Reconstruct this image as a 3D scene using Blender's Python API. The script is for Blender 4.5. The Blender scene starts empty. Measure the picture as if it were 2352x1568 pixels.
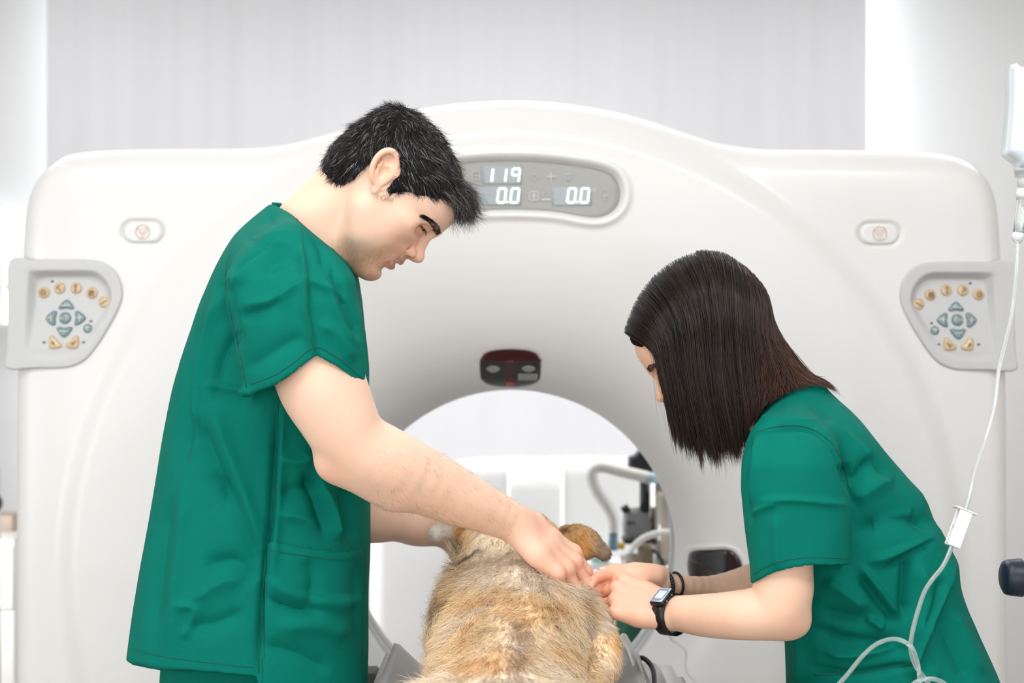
import bpy, math, random, os
import numpy as np
from mathutils import Vector, Matrix
from mathutils.bvhtree import BVHTree
random.seed(7); RNG = np.random.default_rng(11); FOLD, FOLDW = 3.6, 1.3
SKIP = os.environ.get('SCN_SKIP', '').split(',')
F, CX, CY, CZ = 3267.0, 1176.0, 784.0, 1.365      # focal length (px), image centre, camera height
C = bpy.context.scene.collection

def P(x, y, D):
    """the point at distance D that stands at picture position x, y (a measuring helper)"""
    return np.array([(x - CX) / F * D, D, CZ - (y - CY) / F * D])
def PX(V):
    V = np.asarray(V); return CX + V[..., 0] / V[..., 1] * F, CY - (V[..., 2] - CZ) / V[..., 1] * F

# ---------------------------------------------------------------- objects
def link(o, parent=None):
    C.objects.link(o)
    if parent is not None: o.parent = parent
    return o
def np_mesh(name, V, faces, mat=None, parent=None, smooth=True, col=None, loc=None):
    """V (n,3); faces: (m,4) or (m,3) array or list of lists"""
    V = np.asarray(V, dtype=np.float64)
    me = bpy.data.meshes.new(name)
    if isinstance(faces, np.ndarray):
        n, k = faces.shape
        me.vertices.add(len(V)); me.vertices.foreach_set('co', V.astype(np.float32).ravel())
        me.loops.add(n * k); me.loops.foreach_set('vertex_index', faces.astype(np.int32).ravel())
        me.polygons.add(n); me.polygons.foreach_set('loop_start', np.arange(0, n * k, k, dtype=np.int32))
        me.polygons.foreach_set('loop_total', np.full(n, k, dtype=np.int32))
        me.update(calc_edges=True)
    else:
        me.from_pydata([tuple(v) for v in V], [], [list(f) for f in faces]); me.update()
    if smooth: me.polygons.foreach_set('use_smooth', np.ones(len(me.polygons), dtype=bool))
    if col is not None:
        a = me.color_attributes.new('Col', 'FLOAT_COLOR', 'POINT')
        c = np.ones((len(V), 4), dtype=np.float32); c[:, :3] = col
        a.data.foreach_set('color', c.ravel())
    if mat: me.materials.append(mat)
    o = bpy.data.objects.new(name, me)
    return link(o, parent)
def tag(o, label=None, cat=None, group=None, kind=None):
    if label: o['label'] = label
    if cat: o['category'] = cat
    if group: o['group'] = group
    if kind: o['kind'] = kind
    return o
def empty(name, loc=(0, 0, 0)):
    o = bpy.data.objects.new(name, None); o.empty_display_size = .1; C.objects.link(o); return o
def recenter(root, loc):
    """move the empty to its base and keep the children where they are"""
    root.location = loc
    for c in root.children: c.matrix_parent_inverse = Matrix.Translation(-Vector(loc))

# ---------------------------------------------------------------- materials
def s2l(r, g, b):
    f = lambda c: (c / 255 / 12.92) if c <= 10 else ((c / 255 + .055) / 1.055) ** 2.4
    return (f(r), f(g), f(b))
def mat(name, col, rough=.5, metal=0, spec=.5, noise=0.0, nscale=8, bump=0, bscale=200, sss=0, trans=0, emit=None, estr=0,
        coat=0, attr=False, sheen=0, alpha=1, sssr=(.012, .005, .003), ior=1.45, stretch=None):
    m = bpy.data.materials.new(name); m.use_nodes = True
    nt = m.node_tree; N = nt.nodes; L = nt.links; b = N['Principled BSDF']
    b.inputs['Base Color'].default_value = (*col, 1); b.inputs['Roughness'].default_value = rough
    b.inputs['Metallic'].default_value = metal; b.inputs['Specular IOR Level'].default_value = spec
    b.inputs['IOR'].default_value = ior
    if sss:
        b.inputs['Subsurface Weight'].default_value = sss; b.inputs['Subsurface Radius'].default_value = sssr
        b.inputs['Subsurface Scale'].default_value = 1.0
    b.inputs['Transmission Weight'].default_value = trans; b.inputs['Coat Weight'].default_value = coat
    b.inputs['Sheen Weight'].default_value = sheen; b.inputs['Alpha'].default_value = alpha
    if emit: b.inputs['Emission Color'].default_value = (*emit, 1); b.inputs['Emission Strength'].default_value = estr
    tc = N.new('ShaderNodeTexCoord'); src = tc.outputs['Object']
    if stretch:
        mp = N.new('ShaderNodeMapping'); mp.inputs['Scale'].default_value = stretch; L.new(src, mp.inputs['Vector']); src = mp.outputs['Vector']
    base = None
    if attr:
        a = N.new('ShaderNodeAttribute'); a.attribute_name = 'Col'; base = a.outputs['Color']
    nz = N.new('ShaderNodeTexNoise'); nz.inputs['Scale'].default_value = nscale; nz.inputs['Detail'].default_value = 5
    L.new(src, nz.inputs['Vector'])
    hv = N.new('ShaderNodeHueSaturation')
    mr = N.new('ShaderNodeMapRange'); mr.inputs['To Min'].default_value = 1 - noise; mr.inputs['To Max'].default_value = 1 + noise
    L.new(nz.outputs['Fac'], mr.inputs['Value']); L.new(mr.outputs['Result'], hv.inputs['Value'])
    hv.inputs['Color'].default_value = (*col, 1)
    if base: L.new(base, hv.inputs['Color'])
    L.new(hv.outputs['Color'], b.inputs['Base Color'])
    if bump:
        n2 = N.new('ShaderNodeTexNoise'); n2.inputs['Scale'].default_value = bscale; n2.inputs['Detail'].default_value = 3
        L.new(src, n2.inputs['Vector'])
        bp = N.new('ShaderNodeBump'); bp.inputs['Strength'].default_value = bump; bp.inputs['Distance'].default_value = .002
        L.new(n2.outputs['Fac'], bp.inputs['Height']); L.new(bp.outputs['Normal'], b.inputs['Normal'])
    return m

# ---------------------------------------------------------------- curves and plates
def crom(pts, n=8, closed=False):
    """Catmull-Rom resampling of an (m,k) list"""
    p = np.asarray(pts, dtype=float); m = len(p); out = []
    rng = range(m if closed else m - 1)
    for i in rng:
        if closed: a, b, c, d = p[(i - 1) % m], p[i], p[(i + 1) % m], p[(i + 2) % m]
        else: a, b, c, d = p[max(i - 1, 0)], p[i], p[i + 1], p[min(i + 2, m - 1)]
        for j in range(n):
            t = j / n
            out.append(.5 * ((2 * b) + (-a + c) * t + (2 * a - 5 * b + 4 * c - d) * t * t + (-a + 3 * b - 3 * c + d) * t ** 3))
    if not closed: out.append(p[-1])
    return np.array(out)
def sdpoly(Q, poly):
    """distance of points Q (n,2) to a closed polygon, negative inside"""
    Q = np.asarray(Q, float); A = np.asarray(poly, float); B = np.roll(A, -1, 0)
    d = np.full(len(Q), 1e18); ins = np.zeros(len(Q), bool)
    for a, b in zip(A, B):
        e = b - a; w = Q - a; t = np.clip((w @ e) / max(e @ e, 1e-12), 0, 1)
        r = w - t[:, None] * e; d = np.minimum(d, (r * r).sum(1))
        c = ((a[1] <= Q[:, 1]) & (b[1] > Q[:, 1])) | ((b[1] <= Q[:, 1]) & (a[1] > Q[:, 1]))
        if abs(e[1]) > 1e-12: ins ^= c & (Q[:, 0] < a[0] + (Q[:, 1] - a[1]) / e[1] * e[0])
    d = np.sqrt(d); return np.where(ins, -d, d)
def sstep(a, b, x):
    t = np.clip((x - a) / (b - a), 0, 1); return t * t * (3 - 2 * t)
def ring_faces(nr, n, closed=True, off=0):
    i = np.arange(nr - 1)[:, None]; j = np.arange(n if closed else n - 1)[None, :]; j2 = (j + 1) % n
    q = np.stack([i * n + j, i * n + j2, (i + 1) * n + j2, (i + 1) * n + j], -1).reshape(-1, 4)
    return q + off
def plate(name, outline, D, mt, parent=None, depth=None, thick=.01, edge=4, dome=0.0, nring=10, smooth_n=8, center=None, round_=.3, col=None):
    """a solid whose front follows `outline` (picture px at distance D); depth(xy)->extra distance; dome = bulge towards us; edge = rounding px"""
    o = crom(outline, smooth_n, True) if smooth_n else np.asarray(outline, float)
    c = np.asarray(center if center is not None else o.mean(0), float)
    n = len(o); k = F / D; rings = []; deps = []
    ts = list(np.linspace(0.02, 1, nring) ** .8)
    for t in ts:
        rings.append(c + (o - c) * t)
    Q = np.concatenate(rings)
    sd = -sdpoly(Q, o) if (dome or edge) else np.zeros(len(Q))
    R = max(sd.max(), 1e-6); e = min(edge, R)
    off = np.zeros(len(Q))
    if dome: off -= dome * np.sqrt(np.clip(1 - (1 - np.clip(sd / R, 0, 1)) ** 2, 0, 1))
    if edge:
        q = np.clip(sd / e, 0, 1); off += (e / k) * (1 - np.sqrt(np.clip(1 - (1 - q) ** 2, 0, 1))) * round_ / .3
    if depth is not None: off = off + depth(Q)
    V = [P(x, y, 1.0) for x, y in Q]; V = np.array(V)
    W = np.empty_like(V); W[:, 0] = (Q[:, 0] - CX) / F * D; W[:, 2] = CZ - (Q[:, 1] - CY) / F * D; W[:, 1] = D + off
    back = W[-n:].copy(); back[:, 1] = D + thick + (0 if depth is None else off[-n:].max())
    cen = W[:n].mean(0)[None]; cb = back.mean(0)[None]
    V = np.concatenate([W, back, cen, cb]); nr = len(ts) + 1
    f = ring_faces(nr, n).tolist()
    ci = nr * n; f += [[ci, (j + 1) % n, j] for j in range(n)] + [[ci + 1, (nr - 1) * n + j, (nr - 1) * n + (j + 1) % n] for j in range(n)]
    f = [q[::-1] for q in f]
    return np_mesh(name, V, f, mt, parent, col=col)
def box(name, lo, hi, mt, parent=None, bev=.004, seg=2):
    lo = np.asarray(lo, float); hi = np.asarray(hi, float)
    me = bpy.data.meshes.new(name); import bmesh
    bm = bmesh.new(); bmesh.ops.create_cube(bm, size=1)
    for v in bm.verts:
        for i in range(3): v.co[i] = (lo[i] + hi[i]) / 2 + v.co[i] * (hi[i] - lo[i])
    if bev: bmesh.ops.bevel(bm, geom=list(bm.edges), offset=min(bev, (hi - lo).min() * .45), segments=seg, affect='EDGES')
    bm.to_mesh(me); bm.free(); me.materials.append(mt)
    o = bpy.data.objects.new(name, me)
    if bev:
        me.polygons.foreach_set('use_smooth', np.ones(len(me.polygons), bool))
        me.shade_smooth() if False else None
        wn = o.modifiers.new('wn', 'WEIGHTED_NORMAL'); wn.keep_sharp = False
    return link(o, parent)
def tube_geo(path, rad, n=12, cap=True, ell=None):
    path = np.asarray(path, float); m = len(path)
    rad = np.full(m, rad) if np.isscalar(rad) else np.asarray(rad, float)
    T = np.gradient(path, axis=0); T /= np.linalg.norm(T, axis=1)[:, None] + 1e-12
    up = np.array([0, 0, 1.]) if abs(T[0][2]) < .9 else np.array([1., 0, 0]); V = []
    u = np.cross(T[0], up); u /= np.linalg.norm(u)
    a = np.linspace(0, 2 * np.pi, n, endpoint=False)
    for i in range(m):
        u = u - T[i] * (u @ T[i]); u /= np.linalg.norm(u) + 1e-12; w = np.cross(T[i], u)
        V.append(path[i] + rad[i] * (np.cos(a)[:, None] * u + np.sin(a)[:, None] * w * (1 if ell is None else ell)))
    V = np.concatenate(V); f = ring_faces(m, n).tolist()
    if cap: f += [list(range(n))[::-1], list(range((m - 1) * n, m * n))]
    return V, f
def tube(name, path, rad, mt, parent=None, n=12, sub=6, ell=None):
    path = np.asarray(path, float)
    if sub and len(path) > 2:
        if not np.isscalar(rad): rad = crom([[r] for r in rad], sub)[:, 0]
        path = crom(path, sub)
    V, f = tube_geo(path, rad, n, True, ell)
    return np_mesh(name, V, f, mt, parent)
def join_geo(parts):
    V = []; Fc = []; o = 0
    for v, f in parts:
        V.append(np.asarray(v)); Fc += [[i + o for i in q] for q in f]; o += len(v)
    return np.concatenate(V), Fc
def lathe(name, prof, mt, parent=None, loc=(0, 0, 0), axis=(0, 0, 1), n=32):
    """prof = [(radius, height)...] turned about axis through loc"""
    ax = Vector(axis).normalized(); q = Vector((0, 0, 1)).rotation_difference(ax); a = np.linspace(0, 2 * np.pi, n, endpoint=False)
    V = []
    for r, h in prof:
        for t in a: V.append(q @ Vector((r * math.cos(t), r * math.sin(t), h)) + Vector(loc))
    f = ring_faces(len(prof), n).tolist() + [list(range(n))[::-1], list(range((len(prof) - 1) * n, len(prof) * n))]
    return np_mesh(name, np.array([tuple(v) for v in V]), f, mt, parent)
def strands(name, pts, rad, col, mt, parent=None):
    """pts (N,S,3), rad (S,) or (N,S), col (N,3) or (N,S,3): three-sided tapering hairs in one mesh"""
    N, S, _ = pts.shape
    T = np.gradient(pts, axis=1); T /= np.linalg.norm(T, axis=2, keepdims=True) + 1e-12
    ref = RNG.normal(size=(N, 1, 3)); u = np.cross(T, ref); u /= np.linalg.norm(u, axis=2, keepdims=True) + 1e-12; w = np.cross(T, u)
    rad = np.broadcast_to(rad, (N, S))[..., None]; V = []
    for a in (0, 2.0944, 4.1888): V.append(pts + rad * (math.cos(a) * u + math.sin(a) * w))
    V = np.stack(V, 2).reshape(-1, 3)
    b = (np.arange(N) * S * 3)[:, None, None]; s = (np.arange(S - 1) * 3)[None, :, None]; j = np.arange(3)[None, None, :]; j2 = (j + 1) % 3
    q = np.stack([b + s + j, b + s + j2, b + s + 3 + j2, b + s + 3 + j], -1).reshape(-1, 4)
    if col.ndim == 2: col = np.repeat(col[:, None], S, 1)
    cc = np.repeat(col[:, :, None], 3, 2).reshape(-1, 3)
    return np_mesh(name, V, q, mt, parent, col=cc)

# ---------------------------------------------------------------- implicit surfaces
def unit(v): v = np.asarray(v, float); return v / (np.linalg.norm(v) + 1e-12)
class SDF:
    def __init__(s): s.p = []
    def add(s, fn, lo, hi, k=.01, op='u'): s.p.append((fn, np.asarray(lo) - .004, np.asarray(hi) + .004, k, op)); return s
    def cone(s, a, b, ra, rb, k=.01, op='u'):
        a = np.asarray(a, float); b = np.asarray(b, float); ba = b - a; l2 = max(ba @ ba, 1e-12); rr = ra - rb; a2 = l2 - rr * rr; il = 1 / l2
        if a2 <= 0: a2 = 1e-9
        def fn(X):
            pa = X - a; y = pa @ ba; z = y - l2; q = pa * l2 - y[..., None] * ba; x2 = (q * q).sum(-1); y2 = y * y * l2; z2 = z * z * l2
            kk = np.sign(rr) * rr * rr * x2
            r = (np.sqrt(np.maximum(x2 * a2 * il, 0)) + y * rr) * il - ra
            c1 = np.sign(z) * a2 * z2 > kk; c2 = np.sign(y) * a2 * y2 < kk
            return np.where(c1, np.sqrt(x2 + z2) * il - rb, np.where(c2, np.sqrt(x2 + y2) * il - ra, r))
        m = max(ra, rb); return s.add(fn, np.minimum(a, b) - m, np.maximum(a, b) + m, k, op)
    def path(s, pts, rs, k=.01, op='u'):
        for i in range(len(pts) - 1): s.cone(pts[i], pts[i + 1], rs[i], rs[i + 1], k if i == 0 else min(k, .6 * max(rs[i], rs[i + 1])), op)
        return s
    def limb(s, pts, rs, k=.02, sub=4):
        """a smoothly bending, smoothly tapering limb"""
        pr = crom([list(p) + [r] for p, r in zip(pts, rs)], sub)
        for i in range(len(pr) - 1): s.cone(pr[i, :3], pr[i + 1, :3], pr[i, 3], pr[i + 1, 3], k if i == 0 else .004)
        return s
    def ell(s, c, r, M=None, k=.01, op='u'):
        """ellipsoid; M rows = the axes r belongs to"""
        c = np.asarray(c, float); r = np.asarray(r, float); M = np.eye(3) if M is None else np.asarray(M, float)
        def fn(X):
            q = (X - c) @ M.T; k0 = np.sqrt(((q / r) ** 2).sum(-1)); k1 = np.sqrt(((q / (r * r)) ** 2).sum(-1))
            return np.where(k1 > 1e-9, k0 * (k0 - 1) / np.maximum(k1, 1e-9), -r.min())
        m = r.max(); e = np.sqrt(((M.T * r) ** 2).sum(1)); return s.add(fn, c - e, c + e, k, op)
    def loft(s, rows, D, n=2.3, k=.02, op='u', cut=None, hollow=None, dc=0.0, zext=0):
        """rows of (y, xl, xr, half-depth) in picture px at distance D; horizontal superellipse sections"""
        R = np.array([list(r) + [0] * (5 - len(r)) for r in rows], float); kk = F / D; z = CZ - (R[:, 1 - 1] - CY) / kk; xl = (R[:, 1] - CX) / kk; xr = (R[:, 2] - CX) / kk; b = R[:, 3] / kk
        yc = D + (R[:, 4] / kk if R.shape[1] > 4 else 0 * z)
        o = np.argsort(z); z, xl, xr, b, yc = z[o], xl[o], xr[o], b[o], yc[o]
        zz = np.linspace(z[0], z[-1], 200); sm = lambda v: np.convolve(np.pad(np.interp(zz, z, v), 6, 'edge'), np.ones(13) / 13, 'valid')
        XL, XR, B, YC = sm(xl), sm(xr), sm(b), sm(yc)
        def fn(X):
            Z = X[..., 2]; a0 = np.interp(Z, zz, XL); a1 = np.interp(Z, zz, XR); bb = np.interp(Z, zz, B); y0 = np.interp(Z, zz, YC)
            a = np.maximum((a1 - a0) / 2, 1e-3); u = np.abs(X[..., 0] - (a0 + a1) / 2) / a; v = np.abs(X[..., 1] - y0) / bb
            val = (u ** n + v ** n) ** (1 / n) + 1e-6
            g = np.sqrt((u ** (n - 1) / a) ** 2 + (v ** (n - 1) / bb) ** 2) * val ** (1 - n)
            d = (val - 1) / np.maximum(g, .5 / np.maximum(a, bb))
            out = np.maximum(d, np.maximum(zz[0] - Z, Z - zz[-1]))
            if cut is not None: out = np.maximum(out, cut(X))
            if hollow is not None: out = np.maximum(out, -np.maximum(d + hollow[0], -hollow[1](X) if hollow[1] else -1))
            return out
        lo = [XL.min(), (YC - B).min(), zz[0]]; hi = [XR.max(), (YC + B).max(), zz[-1]]
        return s.add(fn, lo, hi, k, op)
    def ev(s, X, ps):
        d = np.full(X.shape[:-1], 1.0)
        for fn, lo, hi, k, op in ps:
            e = fn(X)
            if op == 'u': h = np.maximum(k - np.abs(d - e), 0) / k; d = np.minimum(d, e) - h * h * k / 4
            elif op == 's': h = np.maximum(k - np.abs(d + e), 0) / k; d = np.maximum(d, -e) + h * h * k / 4
            else: h = np.maximum(k - np.abs(d - e), 0) / k; d = np.maximum(d, e) + h * h * k / 4
        return d
    def mesh(s, h, B=28):
        us = [p for p in s.p if p[4] == 'u']; lo = np.min([p[1] for p in us], 0) - 3 * h; hi = np.max([p[2] for p in us], 0) + 3 * h
        nb = np.ceil((hi - lo) / (B * h)).astype(int); G = nb * B + 2; IDS = []; POS = []; QS = []
        cid = lambda i, j, k: (i.astype(np.int64) * G[1] + j) * G[2] + k
        g = np.arange(B + 1) * h
        for bi in range(nb[0]):
            for bj in range(nb[1]):
                for bk in range(nb[2]):
                    i0 = np.array([bi, bj, bk]) * B; o = lo + i0 * h; pad = .012
                    ps = [p for p in s.p if (p[1] - max(pad, p[3] * 1.7) < o + B * h).all() and (p[2] + max(pad, p[3] * 1.7) > o).all()]
                    if not any(p[4] == 'u' for p in ps): continue
                    gc = np.linspace(0, B * h, 4); XC = np.stack(np.meshgrid(o[0] + gc, o[1] + gc, o[2] + gc, indexing='ij'), -1)
                    dc = s.ev(XC, ps); lim = B * h * .55
                    if dc.min() > lim or dc.max() < -lim: continue
                    X = np.stack(np.meshgrid(o[0] + g, o[1] + g, o[2] + g, indexing='ij'), -1)
                    d = s.ev(X, ps); S = d < 0
                    if S.all() or not S.any(): continue
                    cnt = np.zeros((B, B, B)); acc = np.zeros((B, B, B, 3))
                    for ax in range(3):
                        s0 = [slice(None)] * 3; s1 = [slice(None)] * 3; s0[ax] = slice(0, B); s1[ax] = slice(1, B + 1)
                        d0 = d[tuple(s0)]; d1 = d[tuple(s1)]; ch = (d0 < 0) != (d1 < 0); t = np.where(ch, d0 / np.where(ch, d0 - d1, 1), 0)
                        pos = X[tuple(s0)] * ch[..., None]; pos[..., ax] += t * h * ch
                        oth = [a for a in range(3) if a != ax]
                        for da in (0, 1):
                            for db in (0, 1):
                                sl = [slice(None)] * 3; sl[oth[0]] = slice(da, B + da); sl[oth[1]] = slice(db, B + db); sl = tuple(sl)
                                cnt += ch[sl]; acc += pos[sl]
                        # faces of the edges this block owns
                        sl = [slice(0, B)] * 3; ee = np.argwhere(ch[tuple(sl)])
                        if len(ee):
                            ge = ee + i0; gd = d0[tuple(sl)][tuple(ee.T)] < 0; a, b = oth; q = []
                            for (da, db) in ((0, 0), (1, 0), (1, 1), (0, 1)):
                                cc = ge.copy(); cc[:, a] -= da; cc[:, b] -= db; q.append(cid(cc[:, 0], cc[:, 1], cc[:, 2]))
                            q = np.stack(q, -1); flip = gd if ax != 1 else ~gd
                            q[~flip] = q[~flip][:, ::-1]; ok = ((ge[:, [a, b]] > 0).all(1)); QS.append(q[ok])
                    act = np.argwhere(cnt > 0); IDS.append(cid(*(act + i0).T)); POS.append(acc[tuple(act.T)] / cnt[tuple(act.T)][:, None])
        ids = np.concatenate(IDS); pos = np.concatenate(POS); q = np.concatenate(QS)
        so = np.argsort(ids); ids = ids[so]; pos = pos[so]; ix = np.searchsorted(ids, q); ix = np.clip(ix, 0, len(ids) - 1)
        ok = (ids[ix] == q).all(1); return pos, ix[ok].copy()
def vnormals(V, Q):
    a, b, c, d = (V[Q[:, i]] for i in range(4)); n = np.cross(c - a, d - b); N = np.zeros_like(V)
    for i in range(4):
        for j in range(3): N[:, j] += np.bincount(Q[:, i], n[:, j], len(V))
    return N / (np.linalg.norm(N, axis=1, keepdims=True) + 1e-12)
def relax(V, Q, it=2, lam=.5):
    """light smoothing that does not shrink"""
    E = np.concatenate([Q[:, [0, 1]], Q[:, [1, 2]], Q[:, [2, 3]], Q[:, [3, 0]]]); n = len(V); deg = np.bincount(E.ravel(), minlength=n)
    for _ in range(it):
        for l in (lam, -lam * 1.04):
            A = np.zeros_like(V)
            for j in range(3): A[:, j] = np.bincount(E[:, 0], V[E[:, 1], j], n) + np.bincount(E[:, 1], V[E[:, 0], j], n)
            V = V + l * (A / deg[:, None] - V)
    return V
def islands_main(V, Q):
    """keep pieces with more than 3% of the vertices"""
    n = len(V); lab = np.arange(n); E = np.concatenate([Q[:, [0, 1]], Q[:, [1, 2]], Q[:, [2, 3]]])
    while True:
        m = np.minimum(lab[E[:, 0]], lab[E[:, 1]]); l2 = lab.copy(); np.minimum.at(l2, E[:, 0], m); np.minimum.at(l2, E[:, 1], m); l2 = l2[l2]
        if (l2 == lab).all(): break
        lab = l2
    u, c = np.unique(lab, return_counts=True); keep = np.isin(lab, u[c > .03 * n]); mp = np.cumsum(keep) - 1
    return V[keep], mp[Q[keep[Q[:, 0]]]]
_ks = np.random.default_rng(3).normal(size=(40, 3)); _ph = np.random.default_rng(4).uniform(0, 6.28, 40)
def wn(V, scale, aniso=(1, 1, 1), oct=2, seed=0):
    """smooth numpy noise in about -1..1"""
    out = 0; amp = 1; tot = 0; X = V * np.asarray(aniso) * scale
    for o in range(oct):
        s = 0
        for i in range(6):
            kk = _ks[(i + o * 6 + seed * 3) % 40]; s = s + np.sin(X @ kk * (2 ** o) + _ph[(i * 3 + o + seed) % 40] + 1.7 * np.sin(X @ _ks[(i + 11 + seed) % 40] * (2 ** o) * .6))
        out = out + amp * s / 3.2; tot += amp; amp *= .5
    return out / tot
def polydist(x, y, pts):
    """distance in px to an open polyline and position 0..1 along it"""
    pts = np.asarray(pts, float); L = np.concatenate([[0], np.cumsum(np.linalg.norm(np.diff(pts, axis=0), axis=1))]); best = np.full(x.shape, 1e9); tt = np.zeros(x.shape); sg = np.zeros(x.shape)
    for i in range(len(pts) - 1):
        e = pts[i + 1] - pts[i]; wx = x - pts[i, 0]; wy = y - pts[i, 1]; t = np.clip((wx * e[0] + wy * e[1]) / (e @ e), 0, 1)
        d = np.hypot(wx - t * e[0], wy - t * e[1]); m = d < best; best = np.where(m, d, best); tt = np.where(m, (L[i] + t * (L[i + 1] - L[i])) / L[-1], tt)
        sg = np.where(m, np.sign(e[0] * wy - e[1] * wx), sg)
    return best, tt, sg
def folds(V, N, fl, facing=True):
    """press folds (picture-px polylines, width px, height mm, asymmetry) into cloth along the normals"""
    x, y = PX(V); w = np.clip(-N[:, 1] * 2.5 + .3, 0, 1) if facing else 1; off = np.zeros(len(V))
    for f in fl:
        pts, wd, h = f[:3]; asym = f[3] if len(f) > 3 else 0
        pp = crom(pts, 4) if len(pts) > 2 else np.asarray(pts, float); m = (x > pp[:, 0].min() - 3 * wd) & (x < pp[:, 0].max() + 3 * wd) & (y > pp[:, 1].min() - 3 * wd) & (y < pp[:, 1].max() + 3 * wd)
        if not m.any(): continue
        d, t, sg = polydist(x[m], y[m], pp); ww = wd * np.where(sg > 0, 1 + asym, 1 - asym)
        off[m] += h * FOLD * .001 * np.exp(-(d / (ww * FOLDW)) ** 1.5) * np.clip(np.minimum(t, 1 - t) * 5 + .12, 0, 1)
    return V + N * (off * w)[:, None]
def bvh_of(V, Q): return BVHTree.FromPolygons([tuple(v) for v in V], Q.tolist())
def cast(bvh, x, y, D0=.8):
    d = Vector(P(x, y, 1.0) - np.array([0, 0, CZ])).normalized(); o = Vector((0, 0, CZ)) + d * D0
    h = bvh.ray_cast(o, d); return (np.array(h[0]), np.array(h[1])) if h[0] is not None else (None, None)
def seam(name, bvh, pts, r, mt, parent, lift=0.0003, n=6, sub=5):
    """a thread lying on a surface along picture-px points"""
    W = []
    for x, y in crom(pts, sub):
        p, nn = cast(bvh, x, y)
        if p is not None: W.append(p + nn * lift * (1 if nn[1] < 0 else -1))
    if len(W) < 3: return None
    return tube(name, W, r, mt, parent, n=n, sub=0)

def crumple(V, N, amp, scale, ani=(1, 1, .45), seed=0):
    """sharp-ridged cloth wrinkles"""
    a = wn(V, scale, ani, 2, seed); b = wn(V, scale * 1.9, ani, 2, seed + 3); r = (1 - np.abs(a) * 1.6).clip(-.4, 1) * .7 + (1 - np.abs(b) * 1.6).clip(-.4, 1) * .3
    return V + N * (amp * (r - .45) * (.45 + .55 * wn(V, 6, seed=seed + 5)))[:, None]

def push_out(R, S, margin, it=5, skip_i=True):
    """move points out of an implicit body so that they stay at least margin above it"""
    ps = [p for p in S.p if p[4] == 'u']; X = R.reshape(-1, 3).copy(); mg = np.broadcast_to(margin, R.shape[:-1]).reshape(-1)
    for _ in range(it):
        d = S.ev(X, ps); m = d < mg
        if not m.any(): break
        Y = X[m]; e = .0015; g = np.stack([S.ev(Y + np.eye(3)[i] * e, ps) - S.ev(Y - np.eye(3)[i] * e, ps) for i in range(3)], -1); g /= np.linalg.norm(g, axis=1, keepdims=True) + 1e-9
        X[m] = Y + g * (mg[m] - d[m])[:, None] * .9
    return X.reshape(R.shape)
EXPO, LP, WP, SP, RP = 0.46, 5.6, 58.0, 6.5, 8.0
# ================================================================ materials
M = {}
M['white'] = mat('housing_white', (.775, .765, .745), .32, noise=.01, nscale=3, coat=.15)
M['grey_pl'] = mat('grey_plastic', (.57, .57, .565), .5, noise=.015, nscale=20, bump=.15, bscale=900)
M['tan'] = mat('tan_button', s2l(204, 178, 142), .25, noise=.02, coat=.5)
M['blue'] = mat('blue_button', s2l(112, 138, 143), .22, noise=.03, coat=.6)
M['dark'] = mat('dark_mark', (.03, .03, .03), .5, noise=.02)
M['brown'] = mat('brown_mark', s2l(120, 88, 45), .5, noise=.02)
M['cream'] = mat('cream_mark', s2l(215, 212, 190), .5, noise=.02)
M['disp'] = mat('display_grey', s2l(163, 163, 158), .35, noise=.015, nscale=30)
M['lcd'] = mat('lcd_grey', s2l(168, 176, 180), .4, noise=.02, nscale=30)
M['digit'] = mat('digit_green', (.8, .95, .78), .5, emit=(.80, .97, .78), estr=.8)
M['icon'] = mat('icon_pale', s2l(200, 201, 199), .5, noise=.01)
M['icon2'] = mat('icon_bright', s2l(222, 222, 226), .5, noise=.01)
M['pink'] = mat('stop_mark', s2l(236, 205, 195), .5, noise=.02)
M['lblack'] = mat('laser_black', s2l(40, 41, 40), .25, noise=.05, coat=.3)
M['lred'] = mat('laser_red', s2l(66, 28, 28), .25, noise=.05, nscale=12, coat=.3)
M['lbright'] = mat('laser_slit', s2l(175, 62, 52), .3, noise=.05)
M['lgrey'] = mat('laser_sticker', s2l(150, 150, 146), .4, noise=.04, nscale=60)
M['ring'] = mat('bore_ring_plastic', (.62, .63, .62), .12, noise=.02, coat=.8)
M['wall'] = mat('wall_paint', (.62, .62, .62), .7, noise=.012, nscale=2)
M['curtain'] = mat('panel_fabric', (.53, .53, .545), .75, noise=.045, nscale=3.0, stretch=(7, 7, .12))
M['floor'] = mat('floor_vinyl', (.36, .31, .27), .35, noise=.03)
M['ceil'] = mat('ceiling_paint', (.8, .8, .8), .8, noise=.01)
M['glow'] = mat('lamp_diffuser', (1, 1, 1), .5, emit=(1, 1, 1), estr=6)
M['steel'] = mat('steel', (.55, .55, .56), .3, metal=.9, noise=.03)
M['black'] = mat('black_plastic', (.012, .013, .018), .35, noise=.05)
M['navy'] = mat('navy_rubber', (.012, .016, .035), .4, noise=.1, nscale=30)

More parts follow.
